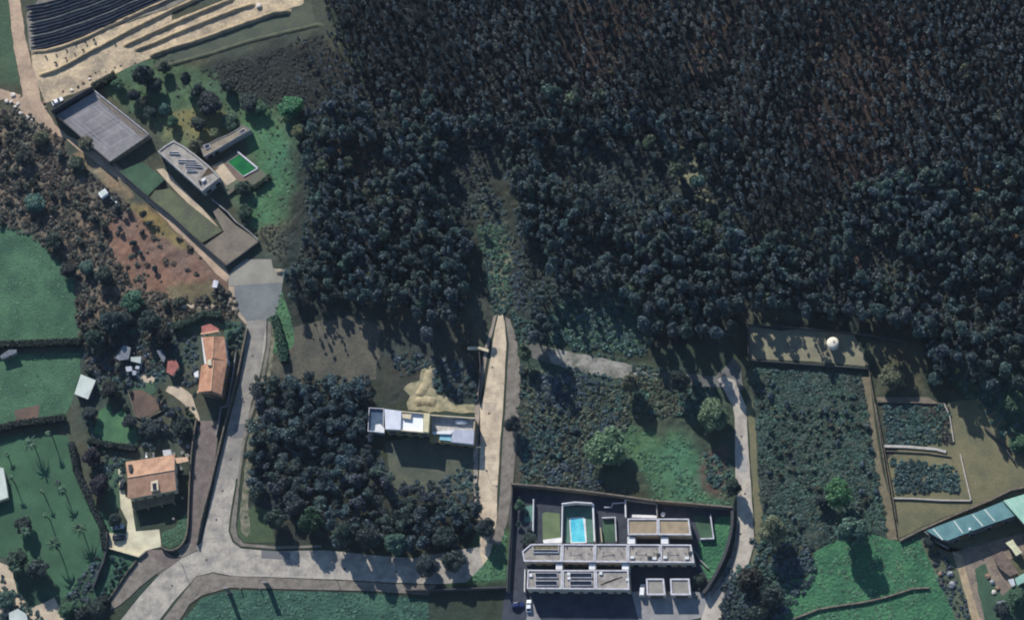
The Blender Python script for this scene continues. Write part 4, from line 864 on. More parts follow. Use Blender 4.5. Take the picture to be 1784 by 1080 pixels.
GW = [('white wall on the left of the pool garden', ((462,170),(455,436)), .35, 1.8, WHITE), ('white wall across the top of the pool garden', ((460,172),(560,160),(680,168)), .35, 3.0, WHITE), ('bright white wall on the right of the pool garden', ((682,168),(694,434)), .5, 2.2, WHITE),
      ('white end wall beside the planted left corner garden', ((252,130),(250,255),(248,360)), .3, 1.8, WHITE), ('white wall closing off the dark sunken lawn', ((745,262),(840,258),(848,430)), .35, 1.2, PARAPET),
      ('thin pale wall behind the dark sunken lawn', ((760,185),(812,182),(820,155),(905,150)), .25, 1.0, PARAPET), ('white wall on the left of the rear block garden', ((915,135),(918,262)), .4, 1.9, WHITE),
      ('pale wall across the top of the rear block garden', ((915,132),(1135,160)), .35, 1.9, GREY), ('white wall between the two rear block gardens', ((1140,165),(1146,258)), .35, 1.9, GREY),
      ('white L-shaped wall of the fenced side garden', ((1528,240),(1552,412),(1455,415)), .4, 1.4, PARAPET), ('grey wall along the left path of the terraced houses', ((98,255),(88,500),(70,800)), .25, 1.2, GREY),
      ('stub wall dividing the second and third gardens', ((735,335),(745,436)), .25, 1.5, CREAM), ('grey curved strip wall inside the east boundary', ((1415,500),(1450,560),(1512,625)), .4, .8, GREY), ('white wall at the front corner of the leftmost house', ((192,640),(188,800)), .3, 2.2, WHITE)]
for lb, pts, wd, h, m_ in GW: wallthing('garden_wall', lb, zm(*pts), wd, h, m_, group='garden walls of the terraced houses')
mb = MB().prism(PP(zm((960,232),(1138,238),(1138,256),(958,252)), .6), -.1, .6); tag(mb.build('sunlit_strip', WHITE), 'long sunlit white strip behind the rear block', 'sunlit_strip')  # raised white strip added for the sunlit band in this garden
x, y = P(*zm((562,350))[0], .05); sp = thing('swimming_pool', 'turquoise rectangular pool in the white-walled garden', 'pool', x, y, .05)
pp_ = PP(zm((512,262),(605,258),(622,430),(522,432)), .12); MB().ring(inset(pp_, -.35), pp_, -.05, .16).build('coping', WHITE, sp)
mb = MB(); mb.face([(a, b, .1) for a, b in ccw(pp_)]); mb.build('water', M('turquoise_water', (112, 208, 218), (64, 176, 200), .25, grain=.14, gscale=1.2, rough=.06, spec=.5, bump=.03, bscale=1.5), sp)
MB().prism(PP(zm((606,262),(622,262),(632,430),(622,432)), .2), .0, .2).build('deck_edge', WHITE, sp)
x, y = P(*zm((1185,235))[0], 0); tb = thing('garden_table', 'small round white table behind the rightmost rear block', 'table', x, y, 0); MB().cyl(x, y, .68, .74, .8, n=16).build('table_top', WHITE, tb); MB().cyl(x, y, 0, .68, .06).build('leg', METAL, tb)

# ---------------------------------------------------------------- warehouse
x, y = P(1690, 905, 0); wt = thing('warehouse', 'long teal sheet-roofed warehouse with pale roof ribs', 'warehouse', x, y, 0)
zW = 5.0
tw = ccw(PP(zo((180,636),(300,590),(430,545),(560,492),(622,562),(450,622),(285,686),(240,672)), zW))
MB().prism(inset(tw, .2), -.1, zW-.2).build('wall', M('warehouse_wall', (96, 98, 100), (80, 82, 86), .4, grain=.15), wt)
MB().prism(tw, zW-.2, zW, bottom=True).build('roof', TEAL, wt)
for a, b in (((215,628),(262,682)), ((318,588),(362,648)), ((410,556),(462,614)), ((470,532),(520,590))):
    MB().wall(PP(zo(a, b), zW), .4, zW-.02, zW+.09).build('roof_rib', PALE, wt)
mb = MB().box(*P(*zo((397,630))[0], zW), zW, zW+.5, .8, .8, R(20)); mb.build('roof_vent', WHITE, wt)
S = ccw(tw); a, b = PP(zo((285,686),(622,562)), zW); openings(wt, a, b, [(t, 2.2, .4, 3.2, 'window') for t in (.12, .36, .6, .86)]+[(.24, 3, 0, 3.4, 'door'), (.73, 3, 0, 3.4, 'door')])
MB().wall(PP(zo((172,640),(235,690),(290,722)), 1.4), .3, -.1, 1.4).build('side_wall', GREY, wt)
x, y = P(1790, 890, 0); wt2 = thing('warehouse', 'mint-roofed hall at the right edge joined to the teal warehouse', 'warehouse', x, y, 0)
tw = ccw(PP(zo((562,488),(680,452),(760,470),(760,660),(672,612),(626,560)), zW+.8)); MB().prism(inset(tw, .15), -.1, zW+.6).build('wall', M('warehouse_wall', (0, 0, 0)), wt2); MB().prism(tw, zW+.6, zW+.8, bottom=True).build('roof', MINT, wt2)
for k in range(4): MB().wall(PP(zo((575+32*k, 484-9*k), (640+32*k, 560-6*k)), zW+.8), .15, zW+.78, zW+.86).build('roof_rib', PALE, wt2)
a, b = PP(zo((626,560),(672,612)), zW); openings(wt2, a, b, [(.5, 2.5, 0, 3.2, 'door')])

# ---------------------------------------------------------------- water tank, pillars, small things
x, y = P(*zn((512,170))[0], 3.2); wt3 = thing('water_tank', 'round cream water tank with domed lid in the shaded lot', 'water tank', x, y, 0)
CT = M('cream_tank', (236, 228, 206), (216, 206, 186), .6, grain=.1)
MB().cyl(x, y, -.1, 3.0, 1.75, n=28).build('drum', CT, wt3)
mb = MB()
for k in range(5): 
    r0, r1 = 2.05*math.cos(k*.31), 2.05*math.cos((k+1)*.31); mb.cyl(x, y, 3.0+.75*math.sin(k*.31), 3.0+.75*math.sin((k+1)*.31), max(r0, .05), max(r1, .03), n=28)
mb.build('lid', CT, wt3); MB().box(x+.5, y+.1, 3.6, 3.85, .7, .5, .3).build('hatch', GREY, wt3)
for lb, px, py, h, wd in (('broad concrete pillar nearest the street bend', 400, 1032, 6.3, 1.4), ('second broad concrete pillar along the lower pavement', 468, 1022, 6.0, 1.7)):
    x, y = P(px, py); th = thing('street_pillar', lb, 'pillar', x, y, 0, 'concrete pillars beside the blue-green meadow')
    MB().box(x, y, -.1, .35, wd+.4, .8).build('base', GREY, th); MB().box(x, y, .35, h, wd, .4).build('shaft', M('pillar_render', (124, 116, 104), (104, 98, 90), .6, grain=.15), th); MB().box(x, y, h, h+.12, wd+.15, .5).build('cap', GREY, th)
for lb, px, py, h in (('small bollard left on the lower pavement', 420, 1027, 1.6), ('small bollard right on the lower pavement', 454, 1027, 1.6)):
    x, y = P(px, py); th = thing('bollard', lb, 'bollard', x, y, 0, 'bollards on the lower pavement'); MB().cyl(x, y, 0, h, .22, .18).build('shaft', GREY, th); MB().cyl(x, y, h, h+.12, .26, .1).build('cap', GREY, th)
def lamp(lb, px, py, ang, h=7.0):
    x, y = P(px, py); th = thing('street_lamp', lb, 'street lamp', x, y, 0, 'street lamps')
    MB().cyl(x, y, 0, .4, .16, .14).build('base', METAL, th); MB().cyl(x, y, .4, h, .09, .06).build('pole', METAL, th)
    e = (x+1.5*math.cos(ang), y+1.5*math.sin(ang)); MB().rod((x, y, h), (*e, h+.25), .05).build('arm', METAL, th); MB().box(*e, h+.18, h+.32, .7, .3, ang).build('lamp_head', GREY, th)
lamp('street lamp beside the black-and-white corner of the lower street', 318, 985, R(60)); lamp('street lamp on the right verge of the main street', 413, 843, R(180)); lamp('street lamp on the left side of the sand street', 835, 790, R(0))
lamp('street lamp by the kerb of the east street', 1316, 930, R(180)); lamp('street lamp on the pavement of the lower street', 590, 1016, R(90))
x, y = P(*zg((655,410))[0], 0); th = thing('transformer_cabin', 'small white utility cabin at the head of the lane by the slope', 'cabin', x, y, 0)
MB().box(x, y, -.1, 2.3, 1.5, 2.4, R(-12)).build('wall', WHITE, th); MB().box(x, y, 2.3, 2.45, 1.8, 2.7, R(-12)).build('roof', PARAPET, th); MB().box(x+.1, y-1.22, 0, 1.9, .8, .08, R(-12)).build('door', METAL, th)
x, y = P(*zg((1110,310))[0], 0); o = MB().ridge([(x-1.5, y), (x-.5, y+.2), (x+.6, y), (x+1.6, y-.3)], 2.4, .8, 0, 0, .5, 2).build('rubble_heap', M('rubble', (150, 140, 122), (120, 112, 98), 1.2, grain=.35, bump=.1)); tag(o, 'pale rubble heap at the right of the turning area', 'rubble heap')
def rock(name, label, px, py, r, mat, cat='rock', group=None, seed=0, flatn=.6):
    x, y = P(px, py); rg = np.random.default_rng(seed+int(px*7+py)); mb = MB(); nu, nv = 9, 6
    for i in range(nv):
        for j in range(nu):
            th_ = math.pi*i/(nv-1); ph = 6.2832*j/nu; q = r*(1+.45*(rg.random()-.5)) if 0 < i < nv-1 else r
            mb.v.append((x+q*math.sin(th_)*math.cos(ph), y+q*math.sin(th_)*math.sin(ph), max(-.1, q*math.cos(th_)*flatn+r*flatn*.5)))
    for i in range(nv-1):
        for j in range(nu): mb.f.append((i*nu+j, (i+1)*nu+j, (i+1)*nu+(j+1) % nu, i*nu+(j+1) % nu)); mb.m.append(0)
    return tag(mb.build(name, mat), label, cat, group)
RK = M('pale_rock', (214, 204, 192), (186, 176, 164), 1.2, grain=.2)
ROCKD = M('brown_rock', (150, 124, 104), (120, 100, 86), 1.2, grain=.25)
for k, (qx, qy, ph) in enumerate(((150,160,'uppermost of the four on the brown slope'),(195,265,'second from the top on the brown slope'),(250,372,'third from the top on the brown slope'),(315,495,'lowest of the four on the brown slope'))):
    rock('boulder', f'brown boulder, {ph}', *zg((qx, qy))[0], .5, ROCKD, 'boulder', 'boulders on the brown slope', k)
for k, (qx, qy, r_, ph) in enumerate(((50,735,.8,'leftmost'),(95,690,.9,'second from the left'),(130,755,.7,'below the second'),(110,775,.6,'smallest, in the middle'),(150,820,.8,'just left of the track edge'),(200,850,.9,'lower of the pair near the track'),(230,870,.6,'lowest and nearest the track'),(80,740,.6,'between the first two'))):
    rock('rubble_block', f'white rubble block at the track junction, {ph}', *za((qx, qy))[0], r_, RK, 'rubble', 'white rubble blocks at the track junction', k, .45)
for k, (qx, qy, r_, m_, ph) in enumerate(((455,662,.5,ROCKD,'left of the dark stack'),(565,630,.6,DGREY,'darkest one'),(520,655,.7,RK,'pale one in the middle'),(600,600,.7,ROCKD,'long brown one'),(650,575,.6,RK,'pale upper one'),(650,550,.6,ROCKD,'furthest from the car'),(318,745,.6,ROCKD,'brown one left of the white car'),(330,780,.5,ROCKD,'lowest one near the car'))):
    rock('rubble_block', f'building rubble above the tennis court, {ph}', *za((qx, qy))[0], r_, m_, 'rubble', 'building rubble above the tennis court', k+30, .4)
rock('boulder', 'white boulder at the top end of the sand bank', *zb((628,45))[0], 1.1, RK, 'boulder', None, 3)
for k, (qx, qy, r_, ph) in enumerate(((225,800,1.0,'uppermost'),(250,850,.9,'second from the top'),(300,850,1.1,'in the middle'),(310,905,1.2,'grey and largest'),(255,900,.9,'left of the largest'))):
    rock('scrap_heap', f'scrap heap beside the farm drive, {ph}', *zo((qx, qy))[0], r_, (DGREY, ROCKD, METAL, METAL, DGREY)[k], 'scrap heap', 'scrap heaps beside the farm drive', k+60, .5)
for k, (qx, qy, r_, ph) in enumerate(((380,720,.9,'nearest the ruined store'),(420,770,.9,'in the middle of the row'),(430,850,.8,'cream one near the coop'),(460,820,.8,'right of the middle one'))):
    rock('scrap_heap', f'pile of junk in the farm yard, {ph}', *zt((qx, qy))[0], r_, (ROCKD, METAL, RK, ROCKD)[k], 'scrap heap', 'junk piles in the farm yard', k+80, .5)
for k, (qx, qy, r_, ph) in enumerate(((640,215,.5,'white pot left of the porch'),(700,205,.5,'white pot by the porch front'),(735,225,.6,'largest white pot at the corner'),(685,125,.6,'pot in the shade above the porch'),(740,160,.6,'pot close to the curved wall'),(690,320,.5,'pot below the porch'),(700,530,.4,'pot in the shade of the garden'),(635,682,.4,'pot on the shaded lawn edge'))):
    x, y = P(*zi((qx, qy))[0], 0); t_ = thing('plant_pot', f'{ph} of the tan tiled house', 'plant pot', x, y, 0, 'plant pots round the tan tiled house'); MB().cyl(x, y, 0, .7, r_*.7, r_).build('pot', WHITE, t_); MB().cyl(x, y, .55, .72, r_*.8, r_*.8).build('soil', BROWNG, t_)
# ---------------------------------------------------------------- vegetation
def quads(c, nrm, size, rg, aspect=1.3):
    n = len(c); nrm = nrm/np.linalg.norm(nrm, axis=1, keepdims=True)
    t = np.cross(nrm, rg.normal(size=(n, 3))); t /= np.linalg.norm(t, axis=1, keepdims=True)+1e-9; b = np.cross(nrm, t)
    s = size*(.6+.8*rg.random((n, 1)))/2
    v = np.stack([c-t*s-b*s*aspect, c+t*s*.8-b*s*aspect*.7, c+t*s+b*s*aspect, c-t*s*.7+b*s*aspect*.8], 1)
    return v.reshape(-1, 3)
def crown(R_, z0, z1, ncl, nl, leaf, seed, shape='round', rcl=.42):
    rg = np.random.default_rng(seed); H = z1-z0; cen = []; rad = []
    while len(cen) < ncl:
        p = rg.normal(size=3); p /= np.linalg.norm(p); p *= rg.random()**.45
        if shape == 'cone':
            u = rg.random(); rr = R_*(1-.75*u)*rg.random()**.5; a = rg.random()*6.283
            cen.append((rr*math.cos(a), rr*math.sin(a), z0+H*u)); rad.append(R_*rcl*(1.15-.6*u))
        elif shape == 'umbrella':
            rr = R_*.8*rg.random()**.5; a = rg.random()*6.283
            cen.append((rr*math.cos(a), rr*math.sin(a), z1-H*.35-H*.5*(rr/R_)**2+H*.1*rg.normal())); rad.append(R_*rcl*(.8+.4*rg.random()))
        else:
            cen.append((p[0]*R_*.68, p[1]*R_*.68, (z0+z1)/2+p[2]*H*.34)); rad.append(R_*rcl*(.65+.6*rg.random()))
    cen = np.array(cen); rad = np.array(rad); k = rg.integers(0, ncl, nl)
    d = rg.normal(size=(nl, 3)); d[:, 2] = np.abs(d[:, 2])*1.1-.35*np.abs(rg.normal(size=nl)); d /= np.linalg.norm(d, axis=1, keepdims=True)
    c = cen[k]+d*rad[k][:, None]*(.72+.36*rg.random((nl, 1)))*np.array([1, 1, .85])
    c[:, 2] = np.maximum(c[:, 2], .1)
    v = quads(c, d+.65*rg.normal(size=(nl, 3)), leaf, rg); return v, np.arange(len(v)).reshape(-1, 4)
def trunk(h, r0, r1, lean=(0, 0), n=6, seg=4, limbs=0, R_=1, seed=0):
    vs = []; fs = []; rg = np.random.default_rng(seed)
    def tube(p, q, a, b):
        k0 = len(vs)
        for i in range(seg+1):
            t = i/seg; r = a+(b-a)*t; w_ = .06*math.sin(3*t+seed)*np.linalg.norm(np.array(q)-p)*.3
            for j in range(n):
                an = 6.2832*j/n; vs.append((p[0]+(q[0]-p[0])*t+w_+r*math.cos(an), p[1]+(q[1]-p[1])*t+r*math.sin(an), p[2]+(q[2]-p[2])*t))
        for i in range(seg):
            for j in range(n): fs.append((k0+i*n+j, k0+i*n+(j+1) % n, k0+(i+1)*n+(j+1) % n, k0+(i+1)*n+j))
    tube((0, 0, -.2), (lean[0], lean[1], h), r0, r1)
    for i in range(limbs):
        t = .45+.5*i/max(1, limbs); a = rg.random()*6.283; L_ = R_*(.5+.35*rg.random())
        tube((lean[0]*t, lean[1]*t, h*t), (lean[0]*t+L_*math.cos(a), lean[1]*t+L_*math.sin(a), h*t+L_*.8), r0*.4, r1*.4)
    return np.array(vs), np.array(fs)
def proto(kind, i):
    s = hash_(kind)+i*101; rg = np.random.default_rng(s); u = rg.random(4)
    if kind == 'eucalyptus_tree':
        h = 8+5*u[0]; r = .58+.26*u[1]; cv, cf = crown(r, h*.55, h, 7, 110, .42, s, 'cone', .6); tv, tf = trunk(h*.9, .13, .03, ((u[2]-.5)*.8, (u[3]-.5)*.8), 5, 3, 0, 1, s)
    elif kind == 'pine_tree':
        h = 6.5+3.5*u[0]; r = 1.3+.6*u[1]; cv, cf = crown(r, h*.45, h, 10, 330, .44, s, 'round' if i % 2 else 'cone', .44 if i % 2 else .5); tv, tf = trunk(h*.8, .2, .05, ((u[2]-.5), (u[3]-.5)), 5, 3, 3, r, s)
    elif kind == 'wood_tree':          # broad crowned
        h = 8+3*u[0]; r = 3+.8*u[1]; cv, cf = crown(r, h*.3, h, 16, 1300, .5, s, 'round', .38); tv, tf = trunk(h*.7, .28, .06, ((u[2]-.5), (u[3]-.5)), 6, 3, 5, r, s)
    elif kind == 'tall_tree':
        h = 14+3*u[0]; r = 1.9+.7*u[1]; cv, cf = crown(r, h*.4, h, 16, 1300, .46, s, 'round', .42); tv, tf = trunk(h*.85, .3, .06, ((u[2]-.5), (u[3]-.5)), 6, 3, 5, r, s)
    elif kind == 'orchard_tree':
        h = 3.6+1.6*u[0]; r = 1.7+.6*u[1]; cv, cf = crown(r, .6, h, 12, 700, .33, s, 'round', .44); tv, tf = trunk(h*.6, .18, .06, (0, 0), 5, 2, 3, r, s)
    elif kind == 'bush':
        h = 1.2+.8*u[0]; r = 1.0+.3*u[1]; cv, cf = crown(r, .05, h, 7, 190, .32, s, 'round', .45); tv, tf = trunk(.4, .05, .03, (0, 0), 4, 1, 0, 1, s)
    elif kind == 'low':
        cv, cf = crown(.95, -.15, .6, 7, 85, .3, s, 'round', .42); tv, tf = trunk(.2, .03, .02, (0, 0), 4, 1, 0, 1, s)
    elif kind == 'tuft':
        cv, cf = crown(.7, -.1, .5, 4, 26, .28, s, 'round', .5); tv, tf = trunk(.1, .02, .01, (0, 0), 4, 1, 0, 1, s)
    elif kind == 'big':                # unit tree r=5 h=10, separate trunk and crown
        cv, cf = crown(5.6, .8, 10, 38, 7500, .46, s, 'round', .32); tv, tf = trunk(6.5, .42, .1, ((u[2]-.5)*1.5, (u[3]-.5)*1.5), 8, 5, 9, 5, s)
    elif kind == 'cypress':
        cv, cf = crown(1.1, .3, 9, 20, 900, .4, s, 'cone', .55); tv, tf = trunk(7, .2, .05, (0, 0), 6, 3, 0, 1, s)
    return cv, cf, tv, tf
def hash_(t): return sum(ord(c_)*(i+3) for i, c_ in enumerate(t))
PROTO = {}
def getp(kind, nvar):
    if kind not in PROTO: PROTO[kind] = [proto(kind, i) for i in range(nvar)]
    return PROTO[kind]
def leafmesh(name, v, f, m):
    me = bpy.data.meshes.new(name); fill(me, v, f); me.materials.append(m); return me
MESH1 = {}
def onemesh(kind, i, nvar):
    if (kind, i) not in MESH1:
        cv, cf, tv, tf = getp(kind, nvar)[i]; me = bpy.data.meshes.new(kind)
        fill(me, np.concatenate([cv, tv]), np.concatenate([cf, tf+len(cv)]), np.concatenate([np.zeros(len(cf)), np.ones(len(tf))])); me.materials.append(LEAF); me.materials.append(BARK)
        MESH1[(kind, i)] = me
    return MESH1[(kind, i)]
def put(kind, nvar, x, y, sc, col, label, cat, group, z=0.0, name=None):
    i = random.randrange(nvar); o = bpy.data.objects.new(name or kind, onemesh(kind, i, nvar)); C.objects.link(o)
    o.location = (x, y, z); o.rotation_euler = (0, 0, random.random()*6.283); o.scale = (sc*random.uniform(.9, 1.1), sc*random.uniform(.9, 1.1), sc*random.uniform(.85, 1.2)); o.color = (*col, 1)
    return tag(o, label, cat, group)
def mass(name, kind, nvar, inst, label=None, kindtag='stuff', zs=1.0):
    """many plants as one mesh; inst rows: x, y, scale, r, g, b"""
    inst = np.asarray(inst); pr = getp(kind, nvar); rg = np.random.default_rng(len(inst)); var = rg.integers(0, nvar, len(inst)); rot = rg.random(len(inst))*6.283
    V = []; F = []; MI = []; T = []; base = 0
    for k in range(nvar):
        I = inst[var == k]
        if not len(I): continue
        cv, cf, tv, tf = pr[k]; v = np.concatenate([cv, tv]); f = np.concatenate([cf, tf+len(cv)]); mi = np.concatenate([np.zeros(len(cf)), np.ones(len(tf))])
        r_ = rot[var == k]; c_, s_ = np.cos(r_)[:, None], np.sin(r_)[:, None]; sc = I[:, 2:3]; hz = sc*zs*(.85+.35*rg.random((len(I), 1)))
        X = (c_*v[None, :, 0]-s_*v[None, :, 1])*sc+I[:, 0:1]; Y = (s_*v[None, :, 0]+c_*v[None, :, 1])*sc+I[:, 1:2]; Z_ = v[None, :, 2]*hz
        V.append(np.stack([X, Y, Z_], -1).reshape(-1, 3)); F.append((f[None]+(np.arange(len(I))*len(v))[:, None, None]).reshape(-1, 4)+base); MI.append(np.tile(mi, len(I)))
        T.append(np.repeat(np.concatenate([I[:, 3:6], np.ones((len(I), 1))], 1), len(v), 0)); base += len(I)*len(v)
    me = bpy.data.meshes.new(name); fill(me, np.concatenate(V), np.concatenate(F), np.concatenate(MI))
    at = me.attributes.new('tint', 'FLOAT_COLOR', 'POINT'); at.data.foreach_set('color', np.concatenate(T).astype(np.float32).ravel())
    me.materials.append(LEAFS); me.materials.append(BARK); o = bpy.data.objects.new(name, me); C.objects.link(o); tag(o, label, None, None, kindtag); return o
def pts_in(poly, sp, jit=.42, seed=0, z=0.0, dens=None, holes=()):
    """jittered grid of pixel positions inside a pixel polygon"""
    b = np.array(poly); rg = np.random.default_rng(seed); xs = np.arange(b[:, 0].min(), b[:, 0].max(), sp); ys = np.arange(b[:, 1].min(), b[:, 1].max(), sp*.88)
    X, Y = np.meshgrid(xs, ys); X = X+(np.arange(len(ys)) % 2)[:, None]*sp*.5+rg.uniform(-jit, jit, X.shape)*sp; Y = Y+rg.uniform(-jit, jit, X.shape)*sp
    X, Y = X.ravel(), Y.ravel(); k = inside(X, Y, poly)
    for h in holes: k &= ~inside(X, Y, h)
    if dens is not None: k &= rg.random(X.shape) < dens(X, Y)
    return np.stack([X[k], Y[k]], 1)
def tint(px, py, pal, seed=0, v=.25):
    """colour from a palette by slow noise plus a random step"""
    n = float(fbm(px, py, .012, seed, 3)); t = min(.999, max(0, (n-.25)*2+random.uniform(-.3, .3))); k = t*(len(pal)-1); i = int(k); f = k-i
    q = random.uniform(1-v, 1+v); return tuple((pal[i][j]*(1-f)+pal[min(i+1, len(pal)-1)][j]*f)*q for j in range(3))
DARKP = [(.030, .046, .050), (.042, .066, .070), (.054, .084, .096), (.068, .090, .108)]
EUCP = [(.044, .060, .062), (.078, .100, .106), (.124, .156, .166), (.112, .126, .112)]
OLIV = [(.072, .082, .056), (.094, .102, .070), (.080, .106, .078)]
BROWN = [(.118, .088, .070), (.140, .108, .084), (.106, .100, .080)]
TEALP = [(.046, .078, .076), (.060, .102, .096), (.056, .108, .084)]
PALET = [(.066, .110, .070), (.080, .116, .074), (.074, .096, .060)]
GREENP = [(.058, .104, .070), (.074, .132, .086), (.086, .146, .092)]

F1 = [(555,-70),(575,60),(615,110),(650,150),(760,172),(960,192),(1180,182),(1250,205),(1300,250),(1270,330),(1290,400),(1400,400),(1550,290),(1880,250),(1880,-70)]
BREAK = [(1270,-70),(1266,45),(1258,92),(1234,125),(1200,145),(1204,166),(1246,156),(1274,125),(1288,70),(1290,-70)]
F2 = [(525,205),(600,160),(650,152),(760,174),(862,184),(850,330),(818,400),(808,470),(806,548),(770,560),(700,530),(640,525),(560,520),(505,520),(500,475),(530,420),(530,330)]
F3 = [(865,190),(960,195),(1180,186),(1250,208),(1298,255),(1268,330),(1288,400),(1305,470),(1300,545),(1240,560),(1180,575),(1130,540),(1060,515),(980,515),(925,540),(912,450),(890,330)]
F4 = [(1300,410),(1400,402),(1550,292),(1880,250),(1880,620),(1784,640),(1700,660),(1625,640),(1600,570),(1500,545),(1310,535)]
LANDS = [((600,60), 'by the striped field'), ((760,60), 'above the scrubby clearing'), ((1000,60), 'on the reddish forest ground'), ((1240,90), 'by the curved firebreak'), ((1420,60), 'right of the firebreak top'), ((1600,60), 'at the upper right corner'), ((1750,60), 'on the upper right edge'),
         ((560,240), 'beside the villa lawn'), ((700,200), 'in the west wood middle'), ((700,330), 'in the dense west wood'), ((560,400), 'below the villa lawn'), ((600,500), 'beside the turning area'), ((760,500), 'above the head of the sand street'), ((830,300), 'left of the central gully'),
         ((960,180), 'in the broad-crowned centre'), ((1100,230), 'below the reddish ground'), ((950,330), 'right of the central gully'), ((1080,360), 'in the shaded middle wood'), ((960,480), 'above the bramble patch'), ((1200,300), 'by the pale scrub clearing'), ((1200,500), 'above the east street bend'),
         ((1380,200), 'in the even plantation'), ((1500,160), 'round the reddish hollow'), ((1700,180), 'in the right plantation'), ((1340,330), 'on the lower plantation edge'), ((1330,480), 'above the fenced tan lot'), ((1480,420), 'in the right wood middle'), ((1560,330), 'by the right forest track'), ((1700,420), 'in the lower right wood'), ((1600,520), 'above the water tank'), ((1740,560), 'over the shaded right track')]
def land(px, py): return min(LANDS, key=lambda l: (l[0][0]-px)**2+(l[0][1]-py)**2)[1]
def forest(kind, nvar, pts, pal, hc, srange, word, cat, massname, limit=300, seed=0, special=None):
    rows = []
    for px, py in pts:
        s = random.uniform(*srange); x, y = P(px, py, hc*s); c_ = tint(px, py, pal, seed)
        if special: c_ = special(px, py, c_)
        rows.append((x, y, s, *c_, px, py))
    vis = [r for r in rows if 4 < r[6] < 1780 and 6 < r[7] < 1074]; keep = set(id(r) for r in sorted(vis, key=lambda r: -r[2])[:limit]); rest = []
    for r in rows:
        if id(r) in keep:
            b = 'brownish' if r[3] > r[4]*1.05 else 'olive' if r[3] > r[5]*1.08 else 'bluish'
            lb = f'{b} {word} {land(r[6], r[7])}'; put(kind, nvar, r[0], r[1], r[2], r[3:6], lb, cat, lb.replace(word, word+'s'))
        else: rest.append(r[:6])
    if rest: mass(massname, kind, nvar, rest, f'dense mass of {word}s filling the rest of the wood')
def redden(px, py, c_):
    for poly in (GL[18][0], GL[19][0], GL[20][0]):
        if inside(np.array([px]), np.array([py]), poly)[0] and random.random() < .3: return tuple(a*random.uniform(.8, 1.1) for a in random.choice(BROWN))
    return c_
